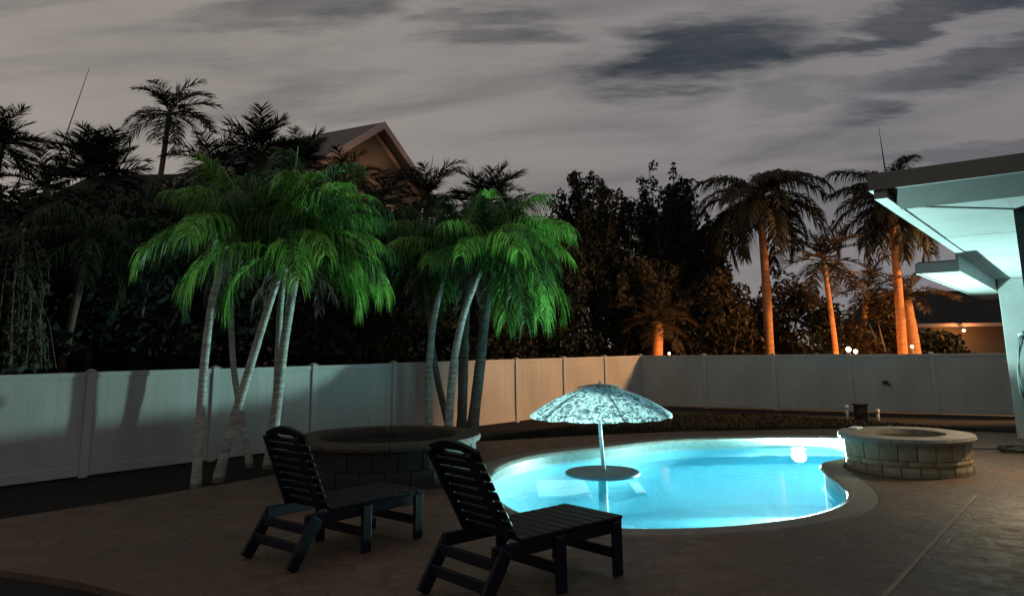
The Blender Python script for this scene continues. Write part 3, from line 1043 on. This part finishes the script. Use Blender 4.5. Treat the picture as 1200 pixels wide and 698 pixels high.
def palm(name, label, path, r0, r1, fset, nf, size, tm='trunk', group=None, spear=None, emax=90, emin=-45, seed=1, shaft=0.45, az=None, n_az=None):
    r = random.Random(seed)
    base = Vector(path[0])
    o = empty(name, tuple(base))
    tag(o, label, 'palm tree', group)
    pp = smooth_path([Vector(p) - base for p in path], 6)
    m = len(pp)
    rad = [r0 + (r1 - r0) * i / (m - 1) for i in range(m)]
    rad = [q * (1.25 if i == 0 else 1.1 if i == 1 else 1.0) * r.uniform(0.97, 1.03) for i, q in enumerate(rad)]
    pp[0] = pp[0] + Vector((0, 0, -0.06))
    MB().tube(pp, rad, 12).build('trunk', M[tm], o, smooth=True)
    top = pp[-1]
    d = (pp[-1] - pp[-2]).normalized()
    if shaft > 0:
        MB().tube([top - d * 0.02, top + d * shaft * 0.35, top + d * shaft], [r1 * 1.18, r1 * 1.22, r1 * 0.7], 12).build('crownshaft', M['shaft'], o, smooth=True)
        top = top + d * shaft * 0.8
    fs = FR[fset]
    alt = FR['front_mid'] if fset == 'front' else fs
    lo, hi = emin, emax
    for k in range(nf):
        e = hi - (hi - lo) * ((k + 0.5) / nf) ** 0.9 + r.uniform(-8, 8)
        cands = sorted(alt if r.random() < 0.38 else fs, key=lambda q: abs(q[0] - e))[:2]
        me = r.choice(cands)[1]
        a = k * 2.39996 + r.uniform(-0.3, 0.3)
        if az is not None and r.random() < 0.75:
            a = az + r.uniform(-1.0, 1.0) * (n_az or 1.2)
        s = size * r.uniform(0.85, 1.1)
        link('frond', me, o, tuple(top + Vector((0, 0, r.uniform(-.05, .05)))), (r.uniform(-.12, .12), r.uniform(-.08, .08), a), (s, s, s))
    if fset.startswith('front'):
        for k in range(4):
            me = r.choice(FR['dead'])[1]
            link('dead_frond', me, o, tuple(top + Vector((0, 0, -0.12))), (0, 0, r.uniform(0, 2 * PI)), (size * .7,) * 3)
    if spear:
        v = Vector(spear)
        MB().tube([top, top + v * 0.5, top + v], [0.03 * size, 0.022 * size, 0.006], 5).build('spear_leaf', M['shaft'] if fset.startswith('front') else M['frond_dark'], o)
    return o


G1 = 'palms in the bed by the left fence'
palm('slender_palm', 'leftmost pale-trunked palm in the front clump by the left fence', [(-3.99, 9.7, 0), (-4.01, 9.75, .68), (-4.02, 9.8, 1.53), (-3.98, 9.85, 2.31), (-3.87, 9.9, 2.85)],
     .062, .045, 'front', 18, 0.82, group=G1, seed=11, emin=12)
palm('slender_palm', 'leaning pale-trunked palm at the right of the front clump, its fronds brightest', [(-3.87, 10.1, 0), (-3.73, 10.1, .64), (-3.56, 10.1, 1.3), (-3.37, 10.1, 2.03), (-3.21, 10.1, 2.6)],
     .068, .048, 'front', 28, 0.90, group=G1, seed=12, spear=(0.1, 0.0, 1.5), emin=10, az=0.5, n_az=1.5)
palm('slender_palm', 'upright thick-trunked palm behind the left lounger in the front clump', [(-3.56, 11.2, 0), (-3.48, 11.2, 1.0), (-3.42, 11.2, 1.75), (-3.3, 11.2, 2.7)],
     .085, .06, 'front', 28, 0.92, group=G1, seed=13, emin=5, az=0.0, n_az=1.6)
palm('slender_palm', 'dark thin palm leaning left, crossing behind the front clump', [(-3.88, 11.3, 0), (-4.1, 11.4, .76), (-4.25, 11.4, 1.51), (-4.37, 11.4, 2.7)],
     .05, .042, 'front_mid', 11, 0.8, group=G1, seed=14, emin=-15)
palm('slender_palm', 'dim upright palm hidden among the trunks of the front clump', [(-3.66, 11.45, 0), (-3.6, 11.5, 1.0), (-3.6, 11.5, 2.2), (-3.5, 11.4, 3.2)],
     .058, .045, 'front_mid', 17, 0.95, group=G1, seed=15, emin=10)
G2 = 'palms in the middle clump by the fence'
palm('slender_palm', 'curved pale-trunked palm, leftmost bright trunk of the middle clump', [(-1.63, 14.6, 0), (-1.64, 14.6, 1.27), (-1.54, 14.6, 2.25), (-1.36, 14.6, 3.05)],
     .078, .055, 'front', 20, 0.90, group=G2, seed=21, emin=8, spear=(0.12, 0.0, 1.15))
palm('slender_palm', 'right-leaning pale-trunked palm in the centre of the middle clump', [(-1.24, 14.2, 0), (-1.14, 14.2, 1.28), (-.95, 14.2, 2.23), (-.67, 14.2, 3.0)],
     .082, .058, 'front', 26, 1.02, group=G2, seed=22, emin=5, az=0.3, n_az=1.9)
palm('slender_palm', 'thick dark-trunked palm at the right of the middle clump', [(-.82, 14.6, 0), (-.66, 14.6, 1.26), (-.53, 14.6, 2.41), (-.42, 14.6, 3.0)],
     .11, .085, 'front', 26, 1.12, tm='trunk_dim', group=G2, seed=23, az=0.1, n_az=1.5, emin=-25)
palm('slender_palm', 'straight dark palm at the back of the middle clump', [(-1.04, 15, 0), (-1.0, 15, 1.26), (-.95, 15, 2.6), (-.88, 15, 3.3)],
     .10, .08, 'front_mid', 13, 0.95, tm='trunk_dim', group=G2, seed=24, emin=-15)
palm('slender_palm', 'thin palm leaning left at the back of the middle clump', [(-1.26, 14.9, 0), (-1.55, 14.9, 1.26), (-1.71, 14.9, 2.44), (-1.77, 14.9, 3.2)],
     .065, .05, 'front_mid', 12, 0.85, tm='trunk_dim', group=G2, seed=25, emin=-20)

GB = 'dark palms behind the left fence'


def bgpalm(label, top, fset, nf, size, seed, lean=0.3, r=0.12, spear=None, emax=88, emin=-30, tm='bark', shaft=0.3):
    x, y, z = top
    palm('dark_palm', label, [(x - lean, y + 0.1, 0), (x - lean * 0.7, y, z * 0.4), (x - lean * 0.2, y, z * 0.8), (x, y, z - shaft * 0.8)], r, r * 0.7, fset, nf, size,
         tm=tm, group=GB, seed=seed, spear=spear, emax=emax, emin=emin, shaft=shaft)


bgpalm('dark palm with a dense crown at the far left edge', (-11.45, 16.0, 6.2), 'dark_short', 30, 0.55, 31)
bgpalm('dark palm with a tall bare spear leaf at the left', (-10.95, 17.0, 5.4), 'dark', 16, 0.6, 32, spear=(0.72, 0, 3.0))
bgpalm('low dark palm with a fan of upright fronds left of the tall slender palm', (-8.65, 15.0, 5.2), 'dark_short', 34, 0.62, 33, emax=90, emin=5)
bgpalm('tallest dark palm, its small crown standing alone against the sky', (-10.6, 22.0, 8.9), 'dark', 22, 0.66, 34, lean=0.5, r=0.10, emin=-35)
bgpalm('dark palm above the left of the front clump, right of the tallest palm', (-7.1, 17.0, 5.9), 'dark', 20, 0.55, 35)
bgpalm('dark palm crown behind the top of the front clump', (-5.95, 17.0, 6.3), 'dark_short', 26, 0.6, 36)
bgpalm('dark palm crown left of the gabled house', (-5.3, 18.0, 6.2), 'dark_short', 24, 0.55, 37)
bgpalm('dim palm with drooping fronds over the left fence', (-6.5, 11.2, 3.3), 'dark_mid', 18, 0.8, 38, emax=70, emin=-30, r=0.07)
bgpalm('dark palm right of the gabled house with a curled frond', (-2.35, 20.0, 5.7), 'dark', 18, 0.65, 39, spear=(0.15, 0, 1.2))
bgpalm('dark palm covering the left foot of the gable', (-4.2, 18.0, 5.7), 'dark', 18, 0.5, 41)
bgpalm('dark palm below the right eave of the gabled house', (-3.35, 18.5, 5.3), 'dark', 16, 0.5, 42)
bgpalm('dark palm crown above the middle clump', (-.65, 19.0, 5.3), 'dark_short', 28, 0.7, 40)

GR = 'palms lit orange behind the back fence'
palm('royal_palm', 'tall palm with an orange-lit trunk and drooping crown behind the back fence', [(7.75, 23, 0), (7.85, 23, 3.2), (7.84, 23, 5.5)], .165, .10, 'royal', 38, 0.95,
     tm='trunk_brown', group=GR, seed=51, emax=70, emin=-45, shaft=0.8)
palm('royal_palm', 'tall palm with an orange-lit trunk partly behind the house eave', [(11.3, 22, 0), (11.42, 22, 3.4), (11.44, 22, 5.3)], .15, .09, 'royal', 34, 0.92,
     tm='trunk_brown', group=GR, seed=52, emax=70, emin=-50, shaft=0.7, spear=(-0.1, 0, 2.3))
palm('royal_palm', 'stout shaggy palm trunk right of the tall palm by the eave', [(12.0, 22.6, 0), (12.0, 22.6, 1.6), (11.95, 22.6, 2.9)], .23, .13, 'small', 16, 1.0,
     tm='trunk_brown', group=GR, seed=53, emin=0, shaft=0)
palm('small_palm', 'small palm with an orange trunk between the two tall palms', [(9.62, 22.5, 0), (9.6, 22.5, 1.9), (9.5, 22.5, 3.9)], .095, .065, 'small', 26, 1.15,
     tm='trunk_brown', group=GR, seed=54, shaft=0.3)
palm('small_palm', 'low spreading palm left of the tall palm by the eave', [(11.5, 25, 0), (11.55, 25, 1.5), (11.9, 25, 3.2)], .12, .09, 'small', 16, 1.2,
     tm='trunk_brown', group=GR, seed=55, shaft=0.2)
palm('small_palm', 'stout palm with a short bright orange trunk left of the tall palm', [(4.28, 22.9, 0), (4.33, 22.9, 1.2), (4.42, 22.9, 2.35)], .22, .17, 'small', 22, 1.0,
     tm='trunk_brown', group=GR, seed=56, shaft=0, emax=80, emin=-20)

# ------------------------------------------------------------------ leafy shrubs and trees


def leaf_cloud(b, c, rad, n, size, r, flat=0.0):
    for _ in range(n):
        while True:
            v = Vector((r.uniform(-1, 1), r.uniform(-1, 1), r.uniform(-1, 1)))
            if v.length <= 1: break
        if r.random() < 0.6 and v.length > 0.01: v = v.normalized() * (v.length ** 0.35)
        p = Vector(c) + Vector((v.x * rad[0], v.y * rad[1], v.z * rad[2]))
        d = Vector((r.uniform(-1, 1), r.uniform(-1, 1), r.uniform(-1.1, 0.5))).normalized()
        q = d.cross(Vector((r.uniform(-1, 1), r.uniform(-1, 1), r.uniform(-1, 1)))).normalized()
        s = size * r.uniform(0.6, 1.3)
        i = len(b.v)
        b.v += [tuple(p - d * s * .5), tuple(p + q * s * .28 + d * s * .05), tuple(p + d * s * .6), tuple(p - q * s * .28 + d * s * .05)]
        b.f.append((i, i + 1, i + 2, i + 3))


def shrub(name, label, loc, w, dp, h, n, leaf, size, seed, cat='shrub', group=None, trunk_r=0.07, clumps=16, low=0.0):
    r = random.Random(seed)
    o = empty(name, loc)
    tag(o, label, cat, group)
    st = MB()
    for k in range(3):
        a = r.uniform(0, 2 * PI)
        tip = (w * .5 * math.cos(a), dp * .5 * math.sin(a), h * 0.75)
        st.tube([(0.1 * math.cos(a), 0.1 * math.sin(a), -0.06), (tip[0] * .35, tip[1] * .35, h * .35), tip], [trunk_r, trunk_r * .7, trunk_r * .2], 6)
    st.build('stem', M['bark'], o, smooth=True)
    b = MB()
    for k in range(clumps):
        zc = low + (h - low) * (k + 0.5) / clumps
        f = 1.0 - 0.35 * (zc / h) ** 3
        c = (r.uniform(-1, 1) * w * .42 * f, r.uniform(-1, 1) * dp * .4 * f, zc)
        q = r.uniform(0.7, 1.2)
        leaf_cloud(b, c, (w * .34 * q, dp * .36 * q, h * .14 * q), n // clumps, size, r)
    b.build('foliage', M[leaf], o)
    return o


GH = 'tall dark hedge shrubs behind the left fence'
hn = Vector((-math.sin(A1), math.cos(A1), 0))      # outward from the left fence
hlab = ['far left hedge shrub beyond the near end of the fence', 'dark hedge shrub under the palm with the bare spear leaf', 'dark hedge shrub under the low fan of upright fronds',
        'dark hedge shrub left of the front palm clump', 'dark hedge shrub directly behind the front palm clump', 'dark hedge shrub right of the front palm clump',
        'dark hedge shrub below the gabled house', 'dark hedge shrub left of the middle palm clump', 'dark hedge shrub directly behind the middle palm clump',
        'dark hedge shrub right of the middle palm clump', 'dark hedge shrub above the fence corner', ]
hh = [3.0, 3.4, 3.8, 4.2, 4.6, 5.0, 4.6, 4.6, 4.6, 5.0, 4.6]
for i in range(11):
    k = 10.0 - i * 0.90
    p = CORNER + D1 * (1.83 * k) + hn * rnd.uniform(1.9, 2.3)
    shrub('hedge_shrub', hlab[i], (p.x, p.y, 0), 2.3, 1.7, hh[i], 13000, 'leaf', 0.15, 200 + i, group=GH, clumps=30)

sw = empty('weeping_shrub', (-6.85, 10.05, 0))
tag(sw, 'pale trailing shrub hanging over the fence at the far left edge', 'shrub')
b = MB()
rr = random.Random(5)
tw = MB()
for k in range(150):
    a = rr.uniform(0, 2 * PI)
    q = rr.uniform(0.1, 0.6)
    x, y, z0 = q * math.cos(a), q * math.sin(a) * .7, rr.uniform(2.0, 3.4)
    ln2 = min(rr.uniform(0.7, 2.0), z0 - 1.42)
    tw.tube([(x * .6, y * .6, z0), (x, y, z0 - ln2 * .4), (x * 1.1 + rr.uniform(-.1, .1), y * 1.1, z0 - ln2)], 0.006, 3, cap=False)
    for j in range(26):
        t = rr.random()
        leaf_cloud(b, (x * (0.7 + .4 * t), y * (0.7 + .4 * t), z0 - ln2 * t), (.07, .07, .05), 1, 0.11, rr)
tw.tube([(0, 0, -0.06), (0.05, 0, 2.0), (0, 0, 3.3)], [.10, .08, .03], 8)
tw.build('stem', M['bark'], sw)
b.build('foliage', M['leaf_pale'], sw)


def tree(label, loc, h, w, trunk_r, n, leaf, size, seed, group, spiky=1.0, first=0.35, wisps=80):
    r = random.Random(seed)
    o = empty('leafy_tree', loc)
    tag(o, label, 'tree', group)
    st = MB()
    st.tube([(0, 0, -0.06), (0.1, 0, h * .25), (0.05, 0.1, h * .5), (0, 0, h * .8)], [trunk_r * 1.2, trunk_r, trunk_r * .7, trunk_r * .2], 8)
    b = MB()
    for k in range(wisps):
        a = r.uniform(0, 2 * PI)
        z0 = h * r.uniform(first * .6, .65)
        q = w * .5 * r.uniform(.3, 1.0)
        z1 = min(h * r.uniform(first + .1, 1.0), h * (1.08 - 0.35 * (q / (w * .5)) ** 2))
        tip = Vector((q * math.cos(a), q * math.sin(a), max(z1, z0 + 0.2)))
        mid = Vector((tip.x * .55, tip.y * .55, z0 + (tip.z - z0) * .45))
        st.tube([(0.05, 0.05, z0), mid, tip], [trunk_r * .35, trunk_r * .2, 0.012], 5, cap=False)
        for j in range(10):
            t = 0.35 + 0.65 * (j + r.random()) / 10
            c = mid.lerp(tip, max((t - .4) / .6, 0)) if t > .4 else Vector((0, 0, z0)).lerp(mid, t / .4)
            s = w * .062 * (1.25 - .7 * t) * r.uniform(.8, 1.3)
            leaf_cloud(b, c + Vector((r.uniform(-.15, .15), r.uniform(-.15, .15), 0)), (s * 1.25, s * 1.25, s * 1.5 * spiky), n // (wisps * 10), size, r)
    st.build('trunk', M['bark'], o, smooth=True)
    b.build('crown', M[leaf], o)
    return o


GT = 'leafy trees behind the fence corner'
tree('dark leafy tree with a ragged top above the fence corner, leftmost of three', (2.75, 25, 0), 7.6, 3.6, .16, 24000, 'leaf', .14, 61, GT, 1.0)
tree('dark leafy tree with a tall narrow top, middle of three above the fence corner', (5.3, 25.5, 0), 7.9, 3.0, .16, 24000, 'leaf', .14, 62, GT, 1.0)
tree('dark leafy tree close to the tall palm, rightmost of three above the fence corner', (6.7, 26, 0), 6.6, 2.0, .12, 14000, 'leaf', .14, 63, GT, 1.0)
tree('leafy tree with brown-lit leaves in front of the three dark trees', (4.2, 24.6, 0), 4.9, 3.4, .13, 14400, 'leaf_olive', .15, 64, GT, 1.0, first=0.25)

for i, (x, y, w, h, lab) in enumerate(((1.6, 23.6, 2.6, 4.8, 'dark shrub filling the gap left of the fence corner trees'), (3.3, 24.2, 2.6, 3.8, 'dark shrub under the leftmost tree above the fence corner'),
                                        (5.0, 26.5, 2.6, 4.2, 'dark shrub behind the bright stout trunk'), (6.9, 26.8, 2.6, 3.6, 'dark shrub behind the tall palm, left side'),
                                        (8.9, 27.5, 3.0, 3.0, 'low dark shrub behind the tall palm, right side'))):
    shrub('gap_shrub', lab, (x, y, 0), w, 1.6, h, 8000, 'leaf', 0.15, 400 + i, group='dark shrubs behind the corner trees', clumps=24)
GS = 'shrubs lit brown behind the back fence'
slab = ['brown-lit shrub behind the back fence just right of the bright stout trunk', 'brown-lit shrub left of the tall palm behind the back fence', 'brown-lit shrub at the foot of the tall palm',
        'brown-lit shrub right of the tall palm, left of the small lights', 'brown-lit shrub around the small lights', 'brown-lit shrub left of the trunk by the eave', 'dark shrub beside the low house at the right']
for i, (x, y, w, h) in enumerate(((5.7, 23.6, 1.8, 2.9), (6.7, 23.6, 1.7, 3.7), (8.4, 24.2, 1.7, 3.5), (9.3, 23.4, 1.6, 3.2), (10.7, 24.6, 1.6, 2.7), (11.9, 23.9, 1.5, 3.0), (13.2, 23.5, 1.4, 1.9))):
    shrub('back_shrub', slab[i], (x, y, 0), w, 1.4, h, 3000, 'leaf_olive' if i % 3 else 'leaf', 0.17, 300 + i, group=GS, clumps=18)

# ------------------------------------------------------------------ houses beyond the fences
# gabled house
AL = R(62.5)
gv = Vector((math.cos(AL), math.sin(AL), 0))
rv = Vector((-math.sin(AL), math.cos(AL), 0))
AP = Vector((-4.64, 26.0, 9.79))
gh = empty('gabled_house', (AP.x, AP.y, 0), AL)    # local x along the gable wall, local y along the ridge
tag(gh, 'tan gabled house with a grey roof rising above the palms', 'house')
hwid, sl, over, ln_r = 3.7, 0.65, 0.55, 7.5
ap = AP.z
wall = MB()
wz = ap - 0.25
wall.v += [(-hwid + .6, 0.45, 0), (hwid - .6, 0.45, 0), (hwid - .6, 0.45, wz - sl * (hwid - .6)), (0, 0.45, wz), (-hwid + .6, 0.45, wz - sl * (hwid - .6)),
           (-hwid + .6, ln_r, 0), (hwid - .6, ln_r, 0), (hwid - .6, ln_r, wz - sl * (hwid - .6)), (0, ln_r, wz), (-hwid + .6, ln_r, wz - sl * (hwid - .6))]
wall.f += [(0, 1, 2, 3, 4), (9, 8, 7, 6, 5), (0, 5, 6, 1), (1, 6, 7, 2), (4, 9, 5, 0)]
wall.build('wall', M['tan_wall'], gh)
for s in (-1, 1):
    rf = MB()
    a0, a1 = (0, 0, ap), (s * hwid, 0, ap - sl * hwid)
    rf.hexa([(0, 0, ap - .12), (s * hwid, 0, ap - sl * hwid - .12), (s * hwid, ln_r + .4, ap - sl * hwid - .12), (0, ln_r + .4, ap - .12),
             (0, 0, ap), (s * hwid, 0, ap - sl * hwid), (s * hwid, ln_r + .4, ap - sl * hwid), (0, ln_r + .4, ap)])
    ro = rf.build('roof_slope', M['roof_tile'], gh)
    tr_ = MB()
    tr_.hexa([(0, -.05, ap - .26), (s * hwid, -.05, ap - sl * hwid - .26), (s * hwid, -.003, ap - sl * hwid - .26), (0, -.003, ap - .26),
              (0, -.05, ap + .01), (s * hwid, -.05, ap - sl * hwid + .01), (s * hwid, -.003, ap - sl * hwid + .01), (0, -.003, ap + .01)])
    tr_.build('rake_board', M['pink_trim'], ro)
    t2 = MB()
    t2.hexa([(0, .40, wz - .16), (s * (hwid - .6), .40, wz - sl * (hwid - .6) - .16), (s * (hwid - .6), .447, wz - sl * (hwid - .6) - .16), (0, .447, wz - .16),
             (0, .40, wz + .02), (s * (hwid - .6), .40, wz - sl * (hwid - .6) + .02), (s * (hwid - .6), .447, wz - sl * (hwid - .6) + .02), (0, .447, wz + .02)])
    t2.build('frieze_board', M['pink_trim'], ro)
win = empty('window', (0.6, 0.42, 5.6)); win.parent = gh
for bb in ((-.55, .55, -.04, .02, 0, .08), (-.55, .55, -.04, .02, 1.22, 1.3), (-.55, -.47, -.04, .02, .08, 1.22), (.47, .55, -.04, .02, .08, 1.22)):
    MB().box(*bb).build('window_frame', M['pink_trim'], win)
MB().box(-.47, .47, -.01, .01, .08, 1.22).build('pane', M['glass'], win)

# wall lamp of the gabled house (its gable is lit warm from below)
wl_ = MB().lathe([(0.0, 0.12), (0.08, 0.10), (0.10, -0.05), (0.0, -0.08)], 12)
wlo = wl_.build('wall_lamp', M['globe'], gh, smooth=True, loc=(1.6, 0.05, 5.2))
pt = bpy.data.lights.new('gable_lamp', 'POINT'); pt.energy = 45; pt.color = (1.0, 0.55, 0.22); pt.shadow_soft_size = 0.1
po = bpy.data.objects.new('gable_lamp', pt); col.objects.link(po); po.parent = gh; po.location = (1.6, -0.35, 5.2)

# dark hip-roofed house behind the left palms
dh = empty('dark_house', (-13.6, 26.0, 0), 0.0)
tag(dh, 'black flat-ridged roof of a house behind the left palms', 'house')
MB().box(-3.2, 3.2, 0.0, 6.0, -0.06, 6.4).build('wall', M['dark_roof'], dh)
MB().hexa([(-3.9, -.6, 6.4), (3.9, -.6, 6.4), (3.9, 6.6, 6.4), (-3.9, 6.6, 6.4), (-2.7, 2.0, 8.42), (2.7, 2.0, 8.42), (2.7, 4.0, 8.42), (-2.7, 4.0, 8.42)]).build('roof', M['dark_roof'], dh)

# low house at the right
lh = empty('low_house', (20.8, 34.0, 0), 0.0)
tag(lh, 'low dark-roofed house with an orange-lit wall behind the right end of the fence', 'house')
MB().box(-2.6, 6, 0.0, 6.0, -0.06, 2.35).build('wall', M['tan_wall'], lh)
MB().hexa([(-3.1, -.8, 2.36), (7, -.8, 2.36), (7, 7, 2.36), (-3.1, 7, 2.36), (-2.5, 2.4, 4.1), (7, 2.4, 4.1), (7, 4, 4.1), (-2.5, 4, 4.1)]).build('roof', M['dark_roof'], lh)
MB().box(-3.15, 7, -.86, -.805, 2.30, 2.45).build('gutter', M['pink_trim'], lh)

# ------------------------------------------------------------------ garden lamps seen through the shrubs
for x, y, z, r_, lab, en in ((9.42, 21.2, 1.46, .075, 'brightest round garden lamp among the shrubs, left of two', 450), (9.66, 21.3, 1.40, .06, 'round garden lamp just right of the brightest one', 200),
                             (10.95, 20.7, 1.52, .045, 'small dim garden lamp between the shrubs left of the palm by the eave', 110), (4.6, 22.3, 1.40, .04, 'tiny garden lamp by the bright stout trunk above the fence corner', 70)):
    gl = empty('garden_lamp', (x, y, 0))
    tag(gl, lab, 'lamp', 'garden lamps behind the back fence')
    MB().tube([(0, 0, -.06), (0, 0, z - r_)], .02, 8).build('lamp_post', M['steel'], gl)
    MB().lathe([(0.001, -r_), (r_ * .7, -r_ * .7), (r_, 0), (r_ * .7, r_ * .7), (0.001, r_)], 14).build('globe', M['globe'], gl, smooth=True, loc=(0, 0, z))
    gpt = bpy.data.lights.new('garden_lamp_light', 'POINT')
    gpt.energy = en
    gpt.color = (1.0, 0.36, 0.10)
    gpt.shadow_soft_size = r_ * 1.05
    gpo = bpy.data.objects.new('garden_lamp_light', gpt)
    col.objects.link(gpo)
    gpo.parent = gl
    gpo.location = (0, 0, z + 0.02)

# ------------------------------------------------------------------ sodium street lamp beyond the back fence, hidden by the house
SL = Vector((18.5, 16.2, 3.6))
sl_ = empty('street_lamp', (SL.x + 0.9, SL.y + 0.5, 0))
tag(sl_, 'sodium street lamp beyond the back fence, hidden behind the white house', 'street lamp')
MB().tube([(0, 0, -.06), (0, 0, 3.5), (-.15, -.08, 3.75), (-.7, -.4, 3.85)], [.09, .06, .05, .04], 10).build('lamp_post', M['steel'], sl_, smooth=True)
MB().box(-1.15, -.55, -.65, -.28, 3.76, 3.9).build('lamp_head', M['steel'], sl_, bevel=.02)
MB().box(-1.1, -.62, -.60, -.33, 3.735, 3.758).build('lamp_lens', M['street_lens'], sl_)
ls = bpy.data.lights.new('sodium_light', 'SPOT')
ls.energy = STREET_LAMP
ls.color = STREET_COL
ls.spot_size = R(62)
ls.spot_blend = 0.2
ls.shadow_soft_size = 0.45
lso = bpy.data.objects.new('sodium_light', ls)
col.objects.link(lso)
lso.location = SL
lso.rotation_euler = Vector((-math.cos(R(18)) * math.cos(R(28)), math.cos(R(18)) * math.sin(R(28)), -math.sin(R(18)))).to_track_quat('-Z', 'Y').to_euler()

# ------------------------------------------------------------------ porch sconce on the house wall, just outside the frame
sp = K + Hu * 5.5 + Hn * (WN - 0.12)
sco = empty('porch_sconce', (sp.x, sp.y, 1.95), HA)
tag(sco, 'shaded porch sconce on the house wall beside the sliding doors', 'lamp')
MB().lathe([(0.05, 0.12), (0.11, -0.08), (0.10, -0.08), (0.045, 0.11)], 16, close=True).build('lamp_shade', M['frame'], sco, smooth=True)
MB().box(-0.02, 0.02, -0.12, -0.03, 0.06, 0.10).build('bracket', M['frame'], sco)
sl2 = bpy.data.lights.new('sconce_light', 'SPOT')
sl2.energy = 210
sl2.color = (1.0, 0.68, 0.38)
sl2.spot_size = R(150)
sl2.spot_blend = 0.5
sl2.shadow_soft_size = 0.04
so2 = bpy.data.objects.new('sconce_light', sl2)
col.objects.link(so2)
so2.location = (sp.x, sp.y, 1.88)

# ------------------------------------------------------------------ porch lamp under the eave of the low house
pz = Vector((19.75, 32.9, 2.12))
plamp = empty('eave_lamp', (pz.x, pz.y, pz.z))
tag(plamp, 'tiny lit lamp under the eave of the low house at the right', 'lamp')
MB().lathe([(0.001, -.06), (.05, -.04), (.07, 0), (.05, .05), (0.001, .06)], 12).build('globe', M['globe'], plamp, smooth=True)
MB().tube([(0, 0, .06), (0, 0, .22)], .012, 6).build('lamp_stem', M['steel'], plamp)
lp = bpy.data.lights.new('eave_light', 'POINT')
lp.energy = 90
lp.color = (1.0, 0.40, 0.12)
lp.shadow_soft_size = 0.08
lpo = bpy.data.objects.new('eave_light', lp)
col.objects.link(lpo)
lpo.parent = plamp
lpo.location = (0, -0.1, -0.1)
